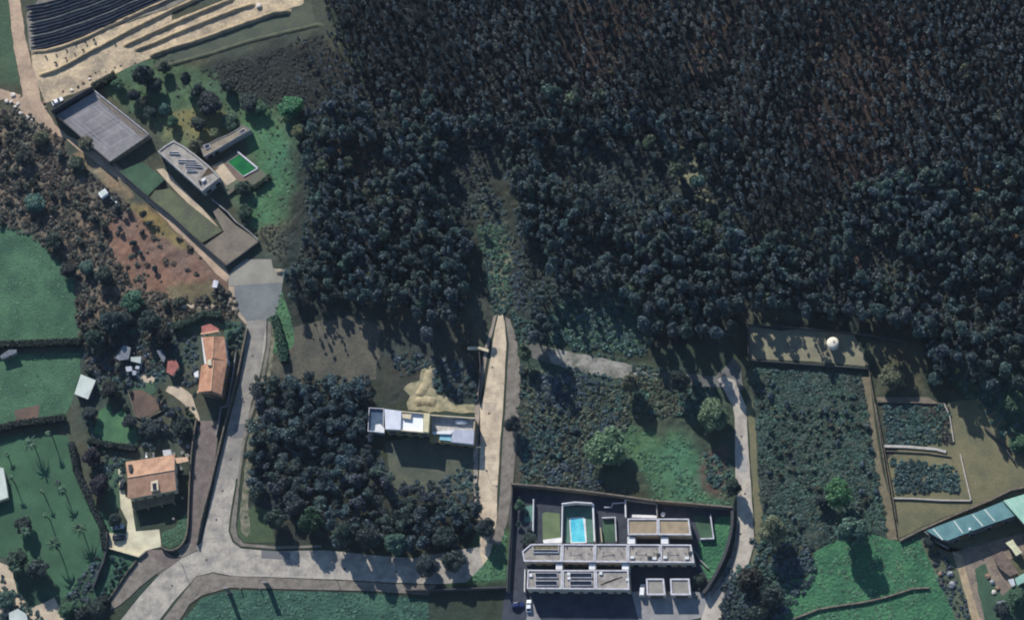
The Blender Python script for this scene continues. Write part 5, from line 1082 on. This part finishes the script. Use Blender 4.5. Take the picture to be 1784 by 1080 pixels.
def build_plants():
    thin = lambda X, Y: np.where(inside(X, Y, GL[18][0]) | inside(X, Y, GL[19][0]), .72, .95)
    CLEAR = [[(770,235),(850,225),(868,300),(862,380),(845,420),(800,380),(770,320)], [(930,235),(1010,225),(1160,240),(1190,330),(1110,350),(1010,330),(950,300)], [(590,245),(660,240),(690,300),(650,320),(600,300)], [(1010,400),(1090,420),(1120,470),(1000,470),(960,440)], [(880,440),(940,400),(960,470),(920,520),(890,500)], [(1145,240),(1195,245),(1245,320),(1245,365),(1200,355),(1165,315)], [(1240,260),(1270,300),(1262,420),(1240,420)], [(1480,395),(1560,400),(1600,470),(1510,470)], [(1620,480),(1760,500),(1740,540),(1640,530)], [(610,150),(840,175),(830,200),(660,190)]]
    def clear0(X, Y):
        d = .25+.5*(fbm(X, Y, .02, 18) > .5)
        for c_ in CLEAR: d = np.where(inside(X, Y, c_), .06, d)
        return d
    ep = np.concatenate([pts_in(F1, 11.6, seed=1, dens=thin, holes=[BREAK])]+[pts_in(f_, 13, seed=6+k_, dens=lambda X, Y: clear0(X, Y)) for k_, f_ in enumerate((F2, F3, F4))]+[pts_in([(500,60),(580,60),(640,160),(560,200),(520,190)], 14, seed=12, dens=lambda X, Y: np.clip((X-490)/110, .1, .9))])
    forest('eucalyptus_tree', 7, ep, EUCP, 7.5, (.72, 1.12), 'slender pale-tipped eucalyptus tree', 'eucalyptus tree', 'eucalyptus_plantation', 300, 2, redden)
    def clear(X, Y):
        d = .5+.4*(fbm(X, Y, .018, 8) > .46)
        for c_ in CLEAR: d = np.where(inside(X, Y, c_), .08, d)
        return d
    hole = [(905,545),(880,440),(890,440),(915,540)]
    pp = np.concatenate([pts_in(F2, 14, seed=2, dens=clear), pts_in(F3, 14, seed=3, dens=clear), pts_in(F4, 14, seed=4, dens=clear)])
    forest('pine_tree', 7, pp, [(.034,.056,.062),(.05,.084,.092),(.074,.10,.08),(.06,.108,.108),(.076,.106,.124)], 5.6, (.65, 1.3), 'rounded pine tree', 'pine tree', 'pine_wood', 300, 5)
    # broad crowned trees in the wood
    wt = [(745,175,1.0),(960,165,1.25),(1000,170,1.15),(1045,165,1.0),(1105,175,.9),(1130,245,1.0),(560,235,1.0),(590,215,.9),(560,290,.95),(605,285,.9),(550,345,1.0),(690,165,.8),(630,200,.85),(740,250,.95),(1180,290,1.0),(1215,315,.95),(1230,395,1.0),(1290,420,1.1),(1320,445,1.1),(1340,425,1.0),(1500,320,1.15),(1540,330,1.2),(1575,310,1.1),(1620,310,1.2),(1650,290,1.0),(1650,390,1.05),(1700,385,1.0),(1580,430,1.1),(1480,435,.9),(1350,500,.9),(1420,480,1.0),(1540,500,1.0),(1760,470,1.1),(1740,200,1.1),(1680,130,1.0),(1770,300,1.0),(700,330,.9),(640,330,.85),(735,395,.9),(1010,475,.9),(1115,440,.9),(930,575,1.15),(910,610,1.0),(735,530,1.0),(560,470,.8),(600,465,.8),(525,465,.8),(640,480,.8),(1340,520,.9),(1660,530,1.1)]
    for px, py, s in wt:
        c_ = tint(px, py, random.choice([TEALP, TEALP, OLIV, PALET]), 9); x, y = P(px, py, 7*s); b = 'olive' if c_[0] > c_[2]*1.08 else 'teal-grey'
        lb = f'broad-crowned {b} tree {land(px, py)}'; put('wood_tree', 5, x, y, s, c_, lb, 'tree', lb.replace('tree', 'trees'))
    tall = [(1108,500),(1132,512),(1158,508),(1184,515),(1210,508),(1236,516),(1262,510),(1284,505),(1120,540),(1146,548),(1172,552),(1198,556),(1224,552),(1250,558),(1274,548),(1240,480),(1190,478),(930,520),(945,535),(955,548),(932,560),(948,572),
            (1405,520),(1478,512),(1504,524),(1530,518),(1556,530),(1580,524),(1500,490),(1625,545),(1650,560),(1676,550),(1702,565),(1728,560),(1754,570),(1776,565),(1640,590),(1668,600),(1696,605),(1724,610),(1752,620),(1776,640),(1700,640),(1730,650),
            (738,482),(762,478),(786,486),(810,480),(726,520),(752,528),(778,520),(790,532),(745,560)]
    for px, py in tall:
        py += 24
        s = random.uniform(.85, 1.12); c_ = tint(px, py, DARKP+TEALP[:2], 19); x, y = P(px, py, 10*s); b = 'teal' if c_[1] > c_[2]*1.05 else 'blue-grey'
        lb = f'tall {b} tree {land(px, py)}'; put('tall_tree', 5, x, y, s, c_, lb, 'tree', lb.replace('tree', 'trees'))
    # orchard of the centre block
    O1 = [(446,652),(560,655),(640,655),(648,760),(680,800),(690,838),(760,822),(832,835),(836,885),(800,945),(700,958),(600,950),(560,930),(470,870),(436,880),(430,840),(440,720)]
    hole = [(655,765),(835,775),(836,862),(760,868),(690,850),(660,800)]
    for px, py in pts_in(O1, 18, .45, 21, holes=[hole]):
        c_ = tint(px, py, [(.034,.054,.062),(.052,.082,.092),(.07,.11,.124),(.064,.096,.08),(.076,.096,.114)], 31, .35); s = random.choice((random.uniform(.5, .9), random.uniform(.8, 1.2), random.uniform(1.1, 1.5))); x, y = P(px, py, 2.6*s) if random.random() < .94 else P(px+6, py+4, 2.6*s)
        w_ = 'by the main street' if px < 490 and py < 900 else 'below the tilled field' if py < 710 else 'left of the white house' if px > 580 and py < 800 else 'below the white house' if px > 690 else 'above the lower street' if py > 880 else 'in the middle of the orchard'
        b = 'bluish' if c_[2] > c_[0]*1.25 else 'dark grey'; lb = f'round {b} orchard tree {w_}'; put('orchard_tree', 6, x, y, s, c_, lb, 'orchard tree', lb.replace('tree', 'trees'))
    # single trees, each with trunk and crown
    BIG = {}
    def big(label, px, py, r, h, pal, name='broadleaf_tree', group=None, kind='big'):
        i = random.randrange(3)
        if (kind, i) not in BIG:
            cv, cf, tv, tf = getp(kind, 3)[i]; BIG[(kind, i)] = (leafmesh('crown', cv, cf, LEAF), leafmesh('trunk', tv, tf, BARK))
        cm, tm = BIG[(kind, i)]; sx, sz = (r/5, h/10) if kind == 'big' else (r/1.1, h/9); x, y = P(px, py, h*.55); th = thing(name, label, 'tree', x, y, 0, group); th.rotation_euler = (0, 0, random.random()*6.28)
        for nm, m_ in (('trunk', tm), ('crown', cm)):
            o = bpy.data.objects.new(nm, m_); C.objects.link(o); o.parent = th; o.scale = (sx, sx, sz); o.color = (*[a*random.uniform(.92, 1.08) for a in pal], 1)
    bt = (.064, .190, .086); mid = (.075, .135, .085); dk = (.05, .072, .068); pl = (.13, .2, .115); tl = (.09, .16, .13); ol = (.15, .165, .105)
    for a in [('bright green round tree beside the villa lawn', 505, 186, 4.8, 6, bt), ('tall dark tree at the top of the villa garden', 250, 132, 4.2, 11, dk), ('slim dark tree right of the tall one in the villa garden', 324, 138, 2.2, 10, dk), ('large dark grey tree in the middle of the villa garden', 366, 180, 5.0, 8, (.05,.066,.062)),
              ('dark shrubby tree on the edge of the villa lawn', 432, 180, 3.6, 5, dk), ('green spreading tree beside the villa wing', 402, 212, 3.6, 4, mid), ('olive tree leaning over the upper villa roof corner', 340, 254, 2.8, 5.5, ol), ('small tree between court and villa', 300, 212, 2.4, 4, mid), ('low green tree at the top corner of the tennis court', 205, 148, 2.6, 4, mid),
              ('clipped green mound right below the pool terrace', 424, 328, 3.2, 4.5, (.05,.085,.06)), ('second clipped mound below the first by the villa lawn', 426, 369, 3.0, 4, (.05,.085,.06)), ('bluish tree above the villa garden lawn', 285, 190, 2.6, 4, tl), ('dark tree where the court bank meets the villa garden', 232, 165, 2.4, 6, dk),
              ('grey spreading tree right of the tennis court', 262, 196, 2.8, 4, dk), ('olive bushy tree between court and lawn', 246, 178, 2.4, 3.5, ol), ('dark tree at the top edge of the villa garden', 285, 118, 2.6, 5, dk), ('small dark tree in the villa garden top right', 395, 150, 2.8, 5, dk), ('dark bushy tree left of the villa wing', 345, 215, 3.0, 5, (.066,.09,.074)), ('olive mound tree above the villa wing', 375, 232, 2.6, 3.5, ol), ('mid green tree by the lawn top', 455, 190, 2.6, 4, mid), ('dark broad tree next to the tallest garden tree', 268, 150, 3.4, 7, dk), ('grey tree behind the large garden tree', 345, 160, 3.2, 7, dk), ('olive tree in the lawn corner by the wood', 520, 230, 2.8, 5, ol),
              ('dark tree at the meadow corner scrub', 95, 420, 3.4, 5, dk), ('dark bushy tree on the meadow edge', 118, 470, 3.0, 5, (.045,.055,.05)), ('grey tree on the upper left scrub', 40, 270, 3.4, 5, (.06,.066,.058)), ('olive tree beside the rubble on the left scrub', 70, 240, 3.0, 4.5, ol), ('dark tree near the lower scrub edge', 180, 480, 3.4, 6, dk), ('dark tree below the bright green scrub tree', 215, 555, 3.2, 6, dk), ('teal tree where scrub meets track', 135, 285, 3.2, 4, (.06,.085,.066)),
              ('bright green tree among the scrub by the left meadow', 232, 526, 4.2, 5.5, (.07,.165,.1)), ('small teal tree near the left meadow corner', 150, 466, 2.8, 4, tl), ('pale olive tree in the scrub by the dirt slope', 150, 250, 3.4, 5, ol), ('grey-green tree at the left frame edge above the meadow', 60, 352, 4, 5, tl),
              ('large pale multi-headed tree in the middle grass lot', 1056, 776, 7.4, 9.5, pl), ('pale green tree beside the east street', 1242, 722, 6.0, 10, pl), ('olive-topped tree at the street stub', 1100, 668, 3.6, 11, ol), ('dark tall tree left of the pale street tree', 1185, 662, 3.8, 12, dk), ('dark tree standing on the sand street verge', 893, 738, 3.0, 8, dk),
              ('pale olive tree beside the overgrown lot foot', 1345, 924, 5.4, 12, (.145,.175,.105)), ('fresh green tree in the overgrown lot foot', 1462, 858, 5.2, 12, (.1,.2,.11)), ('teal tree below the fresh green one', 1484, 925, 5.6, 13, tl), ('dark tree at the corner of terraced wall and east street', 1278, 848, 3.0, 8, dk), ('small dark tree left of the fresh green one', 1432, 872, 2.8, 5, dk), ('olive round tree beside the right wall plot', 1552, 658, 4.6, 6, (.13,.136,.084)),
              ('teal round tree at the corner of the shaded track', 1605, 574, 3.2, 7, (.085,.145,.115)), ('dark tree at the mouth of the east street', 1308, 1010, 5.2, 10, (.034,.042,.032)), ('dark tree behind the one at the mouth of the east street', 1345, 1040, 4.4, 8, dk), ('grey dark tree by the bottom edge of the frame', 1320, 1068, 4.0, 7, dk),
              ('dark round tree on the lower street verge, left of the pair', 742, 985, 4.2, 8, dk), ('dark round tree on the lower street verge, right of the pair', 790, 978, 4.4, 8.5, dk), ('dark tree at the corner of sand street and lower street', 846, 918, 3.6, 8, dk), ('large teal tree above the lower street bend', 775, 940, 4.6, 8, (.03,.052,.052)),
              ('bright green tree at the left of the lower street trees', 480, 905, 4.2, 9, (.046,.078,.058)), ('green bushy tree second in the lower street row', 540, 905, 4.4, 10, (.036,.076,.048)), ('dark tree third in the lower street row', 640, 935, 4.2, 13, dk), ('teal tree fourth in the lower street row', 690, 945, 4.0, 9, tl), ('dark tree fifth in the lower street row', 600, 930, 4.0, 13, dk),
              ('dark grey tree behind the patched-roof shed', 260, 560, 4.2, 9, dk), ('tall dark tree left of the patched-roof shed', 195, 560, 4.6, 9, dk), ('dark tree over the left meadow corner', 165, 590, 4.0, 8, dk), ('dark crowned tree nearest the orange house garden', 285, 585, 3.6, 8, (.03,.038,.04)), ('dark purple-grey tree beside the pale shed', 190, 680, 3.4, 5, (.042,.042,.046)), ('dark tree above the bright garden lawn', 155, 720, 3.0, 5, dk),
              ('dark tree right of the bright garden lawn', 265, 745, 3.6, 5, dk), ('leafy tree over the lane wall', 318, 742, 3.4, 5, (.03,.05,.046)), ('grey tree beside the garden path', 225, 735, 2.8, 4.5, dk), ('dark tree left of the tan house terrace', 172, 845, 4.0, 7, (.036,.036,.046)), ('purplish tree above the palm lawn edge', 158, 795, 3.6, 6, (.04,.04,.05)), ('dark small tree by the black car', 200, 905, 2.6, 5, dk),
              ('feathery tree at the left bottom of the palm lawn', 30, 975, 4.4, 7, (.05,.08,.06)), ('dark tree right of the feathery one', 66, 992, 4.2, 8, dk), ('low teal tree in the bottom left corner', 10, 1042, 3.6, 5, tl), ('dark tree on the bottom frame edge near the palm lawn', 115, 1062, 3.2, 5, mid), ('dark tree at the lower end of the boundary wall', 170, 1062, 3.4, 6, dk), ('grey tree over the left edge of the palm lawn', 40, 915, 3.4, 6, dk),
              ('green tree left of the white garden walls', 922, 940, 2.6, 4, (.06,.09,.08)), ('dark tree in the left corner terraced garden', 905, 880, 2.2, 4, mid), ('small tree inside the east curved wall', 1218, 1008, 2.2, 3.5, (.07,.09,.07)), ('dark tree beside the warehouse end', 1618, 945, 2.2, 4, dk), ('leafy tree below the mint-roofed shed', 1770, 1040, 3.4, 5, mid), ('dark tree by the white coop', 1745, 1062, 3.0, 5, dk),
              ('green tree in the right track thicket', 1720, 665, 3.2, 5, tl), ('leafy tree at the right frame edge', 1765, 700, 4.0, 6, mid), ('pale tree below the right frame thicket', 1775, 770, 3.6, 5, mid), ('teal tree above the upper framed plot', 1630, 660, 2.6, 5, tl)]:
        big(*a)
    # palms of the lower left lawn
    def palm(label, px, py, h, r, nf, col, spike=.35):
        x, y = P(px, py, 0); th = thing('palm_tree', label, 'palm tree', x, y, 0, 'palms on the lower left lawn'); rg = np.random.default_rng(int(px*3+py)); tv, tf = trunk(h, .22, .14, (.3*rg.normal(), .3*rg.normal()), 8, 5)
        top = tv[-8:].mean(0); o = bpy.data.objects.new('trunk', leafmesh('trunk', tv, tf, BARK)); C.objects.link(o); o.parent = th
        V = []
        for i in range(nf):
            a = 6.283*i/nf+rg.normal()*.12; L_ = r*(.8+.4*rg.random()); up = spike+rg.random()*.9; prev = None
            for k in range(7):
                t = k/6; d = L_*t; z_ = top[2]+L_*(up*t-1.15*t*t*.9); w_ = .34*(1-t)**.6*(.5+min(1, t*4)*.5)+.03; cxx, cyy = top[0]+d*math.cos(a), top[1]+d*math.sin(a)
                l_ = (cxx-w_*math.sin(a), cyy+w_*math.cos(a), z_-.22*w_); m_ = (cxx, cyy, z_+.1); r_ = (cxx+w_*math.sin(a), cyy-w_*math.cos(a), z_-.22*w_)
                if prev: V += [prev[0], prev[1], m_, l_, prev[1], prev[2], r_, m_]
                prev = (l_, m_, r_)
        V = np.array(V); o = bpy.data.objects.new('crown', leafmesh('crown', V, np.arange(len(V)).reshape(-1, 4), LEAF)); C.objects.link(o); o.parent = th; o.color = (*col, 1)
    for a in [('slim palm at the top of the palm lawn', 92, 762, 6, 1.3, 11, mid), ('wide star-shaped palm near the lawn top left', 62, 782, 5.5, 3.0, 16, mid), ('short palm at the left edge of the lawn', 14, 796, 2.4, 1.2, 9, mid), ('slim palm at the left middle of the lawn', 26, 842, 5.5, 1.2, 10, mid), ('slim palm in the very middle of the lawn', 77, 862, 4.5, 1.1, 9, mid), ('star-shaped palm right of the lawn middle', 115, 862, 4.8, 2.2, 13, mid),
              ('slim palm below the lawn middle', 87, 905, 5.5, 1.1, 9, mid), ('broad palm with the big oval shadow', 145, 928, 5.0, 2.8, 18, (.06,.105,.062)), ('round headed palm with long thin trunk shadow', 103, 958, 7.5, 2.6, 20, (.05,.095,.058)), ('squat palm with dark round shadow', 104, 842, 1.6, 1.4, 10, dk), ('palm at the left of the round headed palm', 50, 935, 6, 2.4, 15, mid), ('palm near the lower tip of the lawn', 134, 1030, 4, 1.2, 10, mid), ('palm by the sandy yard corner', 34, 1000, 6, 2.6, 16, (.05,.09,.06)), ('yucca-like palm above the lower street', 592, 938, 5, 2.4, 12, (.07,.11,.075))]:
        palm(*a)
    # hedges
    def hedge(label, px, wd, h, col, seed=0):
        p = resample(PP(px), .5, False); rg = np.random.default_rng(seed+3); pa = np.array(p); n = len(pa); k = rg.integers(0, n, n*int(26+14*h)); off = offset(p, wd/2); off = np.array(off)-pa
        u = rg.uniform(-1, 1, len(k)); t = rg.random(len(k)); side = rg.random(len(k)) < .5; u = np.where(side, np.sign(u)*(.9+.15*rg.random(len(k))), u); z_ = np.where(side, h*t, h*(.9+.2*rg.random(len(k))))
        c_ = np.concatenate([pa[k]+off[k]*u[:, None]+rg.normal(size=(len(k), 2))*.15, z_[:, None]], 1); d = np.concatenate([off[k]*u[:, None]*np.where(side, 1, .2)[:, None], np.where(side, .2, 1)[:, None]], 1)+.5*rg.normal(size=(len(k), 3))
        v = quads(c_, d, .42, rg); o0 = pa.mean(0); v[:, :2] -= o0; th = thing('hedge', label, 'hedge', o0[0], o0[1], 0); o = bpy.data.objects.new('foliage', leafmesh('foliage', v, np.arange(len(v)).reshape(-1, 4), LEAF)); C.objects.link(o); o.parent = th; o.color = (*col, 1)
        MB().wall(p, wd*.8, 0, h*.85).build('core', HEDGE, th)
    hedge('long dark hedge between the two left meadows', zf((-60,475),(150,470),(350,462),(545,455)), 2.0, 2.6, (.02,.032,.026), 1)
    hedge('dark hedge along the foot of the lower left meadow', zf((-60,1060),(100,1010),(300,985),(440,965)), 2.0, 2.4, (.022,.034,.03), 2)
    hedge('hedge above the tennis court corner', zc((455,135),(560,80),(660,20)), 2.0, 2.6, (.024,.036,.026), 3)
    hedge('hedge edging the bright garden lawn', zh((30,1130),(250,1165),(430,1190)), 1.6, 1.8, (.022,.034,.03), 4)
    hedge('low hedge on the right of the pool terrace', zd((955,560),(880,620),(840,640)), 1.2, 1.6, (.03,.05,.034), 5)
    hedge('hedge down the right of the palm lawn', zj((400,110),(430,260),(500,420),(570,560),(590,700)), 1.8, 2.2, (.024,.036,.036), 6)
    hedge('overgrown green hedge beside the turning area', zg((1075,640),(1110,760),(1130,860),(1150,960)), 2.6, 2.2, (.04,.088,.056), 7)
    hedge('dark hedge between street and palm lawn corner', zs((690,757),(800,700),(930,600),(1030,560)), 2.2, 2.4, (.026,.04,.038), 8)
    hedge('hedge behind the orange house garden', zh((750,165),(880,120),(1000,60),(1160,50)), 1.8, 2.4, (.03,.056,.042), 9)
    # garden shrubs
    def shrubs(pts, sc, pal, lb, cat='shrub'):
        for px, py in pts:
            x, y = P(px, py, .7); put('bush', 6, x, y, random.uniform(*sc), tint(px, py, pal, 3), lb, cat, lb+' (group)', name='shrub')
    shrubs(zh((620,780),(680,830),(740,850),(500,960),(560,990),(640,940),(720,900),(800,860),(820,940),(870,990),(760,980),(690,1010),(620,1040),(540,1060),(480,1020)), (1.0, 1.6), DARKP, 'dark garden shrub between the brown bed and tan house')
    shrubs(zh((330,640),(380,700),(300,720),(280,780),(340,830),(620,680),(640,740),(860,840),(900,900)), (.8, 1.3), OLIV, 'olive shrub round the garden path')
    shrubs(zh((1210,260),(1250,330),(1290,260),(1240,200),(1300,180),(1220,400)), (.8, 1.3), TEALP, 'green shrub between orange house and street')
    shrubs(zs((1060,170),(1100,230),(1150,190),(1080,300),(1130,280),(1190,250),(1050,380),(1100,360),(1000,470),(1040,440),(980,520),(1150,330)), (.8, 1.3), TEALP, 'teal shrub in the corner bed below the yellow terrace')
    shrubs(zi((400,60),(450,90),(520,70),(600,60),(700,60),(740,100),(420,150),(480,170)), (.9, 1.4), DARKP, 'dark shrub behind the tan tiled house')
    shrubs(zm((1440,730),(1450,770),(1400,740),(1490,700),(1425,830),(380,610),(300,610),(540,610),(600,605),(760,612)), (.5, .9), TEALP, 'small shrub among the terraced houses')
    shrubs(zm((200,230),(210,330),(200,400),(170,420),(225,410),(140,300),(150,110)), (.6, 1.2), TEALP, 'shrub in the left corner terraced garden')
    shrubs(za((405,395),(480,360),(545,325),(600,365),(540,390),(475,420),(330,410),(400,455),(680,290),(620,310),(830,315)), (.35, .6), DARKP, 'little dark bush dotted on the sand bank', 'bush')
    shrubs([(252,375),(262,390),(232,425),(245,440),(210,400),(225,370),(270,470),(248,405)], (.9, 1.5), DARKP, 'dark bush on the brown slope')
    # undergrowth nobody could count
    def under(name, label, polys, sp, sc, pal, kind='low', seed=0, dens=None, zs=.6, k_=1.35):
        rows = []
        for k, poly in enumerate(polys):
            for px, py in pts_in(poly, sp, .48, seed+k, dens=dens):
                x, y = P(px, py, .4); s = random.uniform(*sc); rows.append((x, y, s, *[k_*a for a in tint(px, py, pal, seed+7, .35)]))
        mass(name, kind, 6, rows, label, zs=zs)
    under('forest_undergrowth', 'dark undergrowth on the forest floor', [F1], 15, (.6, 1.4), [(.05,.046,.04),(.044,.048,.04),(.036,.044,.044)], seed=40, k_=.6)
    under('forest_undergrowth', 'greyish green undergrowth in the lower wood', [F2, F3, F4], 9.5, (.6, 1.7), [(.04,.056,.056),(.048,.07,.07),(.06,.068,.054),(.042,.07,.068)], seed=45, k_=1.1)
    under('scrub', 'brown and olive scrub on the left slope', [GL[2][0], [(140,560),(290,555),(300,640),(210,650),(150,650)]], 7.5, (.6, 1.6), [(.08,.07,.058),(.1,.088,.072),(.074,.078,.062),(.056,.062,.056),(.088,.074,.062)], seed=50, dens=lambda X, Y: np.where(inside(X, Y, GL[3][0]) | inside(X, Y, GL[4][0]) | inside(X, Y, GL[6][0]), .1, .9))
    under('scrub', 'low dark scrub below the striped field', [GL[12][0], [(440,400),(520,380),(500,460),(470,440)]], 6, (.4, .8), [(.036,.036,.034),(.05,.05,.042),(.044,.052,.044)], seed=60, zs=.45)
    under('scrub_bushes', 'taller bushes scattered through the left scrub', [GL[2][0], [(140,560),(290,555),(300,640),(210,650),(150,650)]], 16, (.8, 1.9), [(.06,.066,.054),(.048,.058,.052),(.08,.084,.064)], kind='bush', zs=.8, seed=55, dens=lambda X, Y: np.where(inside(X, Y, GL[3][0]) | inside(X, Y, GL[4][0]), 0, .6*(fbm(X, Y, .02, 91) > .5)))
    under('bramble', 'bramble thicket filling the long walled lot', [[(1312,640),(1500,652),(1545,925),(1420,950),(1330,940)]], 6, (.6, 1.3), [(.044,.078,.066),(.056,.094,.078),(.05,.098,.068),(.05,.066,.056)], seed=70, zs=.45)
    under('bramble', 'brambles inside the two framed plots', [[(1536,706),(1650,706),(1660,772),(1548,772)], [(1552,800),(1668,810),(1676,858),(1562,858)]], 6, (.6, 1.5), TEALP+[(.06,.056,.05)], seed=80)
    under('bramble', 'green brambles on the mound above the street stub', [GL[26][0]], 8, (.8, 1.7), GREENP[:2]+TEALP, seed=90)
    under('bramble', 'green weeds down the central gully', [GL[25][0], [(890,545),(930,560),(935,600),(900,600)]], 7, (.7, 1.4), GREENP[:2]+TEALP, seed=100)
    under('bramble', 'mixed weeds in the middle grass lot', [zp((90,260),(250,300),(440,310),(700,400),(740,620),(560,700),(500,900),(800,1040),(320,960),(90,960))], 7, (.7, 1.7), TEALP+OLIV+DARKP[1:], seed=110)
    under('bramble', 'scattered weeds along the middle grass lot edges', [zp((640,350),(900,300),(1080,330),(1250,420),(1100,560),(900,560),(760,580)), zp((1180,780),(1320,800),(1330,1020),(1200,960))], 8, (.6, 1.6), TEALP+OLIV, seed=120)
    under('bramble', 'green thicket beside the shaded right track', [GL[37][0]], 9, (.8, 1.7), GREENP[:2]+TEALP, seed=130, dens=lambda X, Y: .75)
    under('bramble', 'brambles round the foot of the east street trees', [GL[43][0], [(1310,940),(1420,950),(1420,1000),(1330,1000)]], 9, (.8, 1.7), DARKP+TEALP, seed=140)
    under('bramble', 'rough weeds around the white house plot', [zr((900,520),(1220,560),(1480,600),(1520,880),(1250,840),(1160,620),(980,700)), [(640,770),(660,790),(690,840),(650,830)], [(700,840),(770,835),(828,790),(832,862),(760,866),(695,850)]], 9, (.6, 1.5), DARKP+TEALP, seed=150)
    under('bramble', 'weeds between the farm drive and lush meadow', [zo((200,700),(300,800),(340,900),(420,1080),(340,1080),(260,930),(190,760))], 9, (.5, 1.1), OLIV+DARKP, seed=160)
    under('bramble', 'garden greenery below the palm lawn', [[(0,1000),(60,1060),(90,1090),(-10,1090)], [(140,1000),(175,960),(180,1000),(150,1050),(120,1080),(110,1050)]], 9, (.7, 1.5), TEALP+DARKP, seed=170)
    under('bramble', 'weeds creeping over the east street stub', [[(1100,630),(1140,640),(1180,650),(1180,668),(1120,668),(1096,655)], [(960,632),(1040,648),(1100,662),(1000,655)], [(985,605),(1060,618),(1110,632),(1050,622)]], 7, (.5, 1.2), TEALP+OLIV, seed=187)
    GT = [(.085,.175,.1),(.1,.2,.115),(.076,.15,.1),(.11,.18,.1)]
    under('grass', 'rough grass in the middle lot', [zp((740,600),(800,640),(905,700),(960,640),(1020,640),(1120,760),(1260,850),(1340,890),(1320,1090),(1100,1082),(860,1050),(840,960),(760,820),(700,700))], 5.5, (.4, 1.1), GT, kind='tuft', seed=300, zs=.5, dens=lambda X, Y: .75*(fbm(X, Y, .04, 71) > .42))
    under('grass', 'lush grass of the lower right meadow', [[(1350,1075),(1352,1030),(1372,1010),(1410,1005),(1420,960),(1470,935),(1520,930),(1560,943),(1600,935),(1618,975),(1650,1040),(1660,1085)]], 6, (.4, 1.1), GT, kind='tuft', seed=310, zs=.4, dens=lambda X, Y: .75*(fbm(X, Y, .04, 72) > .45))
    under('grass', 'bluish grass of the lower middle meadow', [[(310,1090),(352,1042),(400,1029),(560,1033),(652,1036),(745,1046),(748,1090)]], 6, (.4, 1.1), [(.07,.15,.1),(.084,.17,.12),(.066,.13,.1)], kind='tuft', seed=320, zs=.45, dens=lambda X, Y: .75*(fbm(X, Y, .04, 73) > .42))
    under('grass', 'grass on the villa lawn', [GL[10][0]], 7, (.4, .8), GT, kind='tuft', seed=330, zs=.3, dens=lambda X, Y: .5)
    under('grass', 'grass of the left meadows', [[(-20,390),(50,408),(100,458),(130,490),(138,590),(-20,598)], [(-20,625),(138,618),(120,705),(-20,740)]], 8, (.4, .8), GT, kind='tuft', seed=340, zs=.3, dens=lambda X, Y: .6*(fbm(X, Y, .03, 74) > .5))
    under('weed_bushes', 'taller weeds in clumps through the walled lot and middle lot', [[(1312,640),(1500,652),(1540,915),(1420,940),(1330,930)], zp((90,260),(440,310),(640,420),(560,640),(500,900),(320,950),(90,950)), zr((1220,600),(1480,640),(1500,860),(1270,820))], 13, (.5, 1.2), TEALP+DARKP+OLIV, kind='bush', seed=350, zs=.8, dens=lambda X, Y: .6*(fbm(X, Y, .03, 61) > .55))
    under('grass', 'grass on the verge beside the turning area', [[(472,560),(490,505),(497,525),(512,575),(510,600),(476,616)], zk((1500,440),(1640,300),(1720,120),(1715,460),(1500,475)), zi((545,780),(640,740),(735,620),(740,760),(690,860),(600,895),(550,870)), [(212,300),(248,286),(283,312),(262,336)]], 4.5, (.4, .9), GT, kind='tuft', seed=360, zs=.5, dens=lambda X, Y: .6)
    under('undergrowth', 'olive weeds either side of the central gully', [[(830,380),(845,340),(872,340),(890,400),(838,400)], [(884,400),(905,420),(920,540),(897,545)]], 7, (.5, 1.3), OLIV+DARKP[1:], seed=365)
    under('garden_growth', 'mixed low greenery round the sheds and orange house', [[(145,600),(290,555),(330,560),(345,600),(340,690),(300,660),(230,680),(150,700)], [(150,700),(165,705),(165,760),(235,775),(240,760),(330,740),(335,700),(345,760),(320,770),(215,780),(215,840),(180,860),(150,780)], [(392,560),(425,560),(415,620),(400,680),(398,620)]], 8, (.6, 1.5), TEALP+DARKP[1:], seed=185, dens=lambda X, Y: .7)
    under('orchard_weeds', 'dark weeds between the orchard trees', [[(446,655),(640,655),(650,770),(690,840),(832,838),(836,890),(800,945),(600,950),(470,890),(436,860)]], 9, (.5, 1.3), OLIV+TEALP+DARKP[1:], seed=180, k_=1.0, dens=lambda X, Y: ~inside(X, Y, hole))
    under('garden_tuft', 'tufts and low plants in the villa garden', [GL[8][0]], 13, (.3, .7), GREENP+OLIV, seed=200, dens=lambda X, Y: np.where(inside(X, Y, [(180,160),(280,240),(300,260),(440,222),(470,300),(400,400),(300,330),(180,300),(90,200)]), 0, .6))
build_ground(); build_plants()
for o in list(bpy.data.objects):
    if '_o' in o.keys(): del o['_o']
# ---------------------------------------------------------------- thin air between the ground and the far camera
hz = MB().prism([(-3200, -3200), (3200, -3200), (3200, 3200), (-3200, 3200)], -2.5, 1560, bottom=True)
hm = bpy.data.materials.new('haze'); hm.use_nodes = True; hn = hm.node_tree; hn.nodes.remove(hn.nodes['Principled BSDF'])
pv = hn.nodes.new('ShaderNodeVolumePrincipled'); pv.inputs['Color'].default_value = (.62, .78, 1.0, 1); pv.inputs['Density'].default_value = 0.000008; pv.inputs['Anisotropy'].default_value = 0.0
hn.links.new(pv.outputs[0], hn.nodes['Material Output'].inputs['Volume'])
ho = hz.build('haze', hm); tag(ho, kind='stuff')
if '_o' in ho.keys(): del ho['_o']
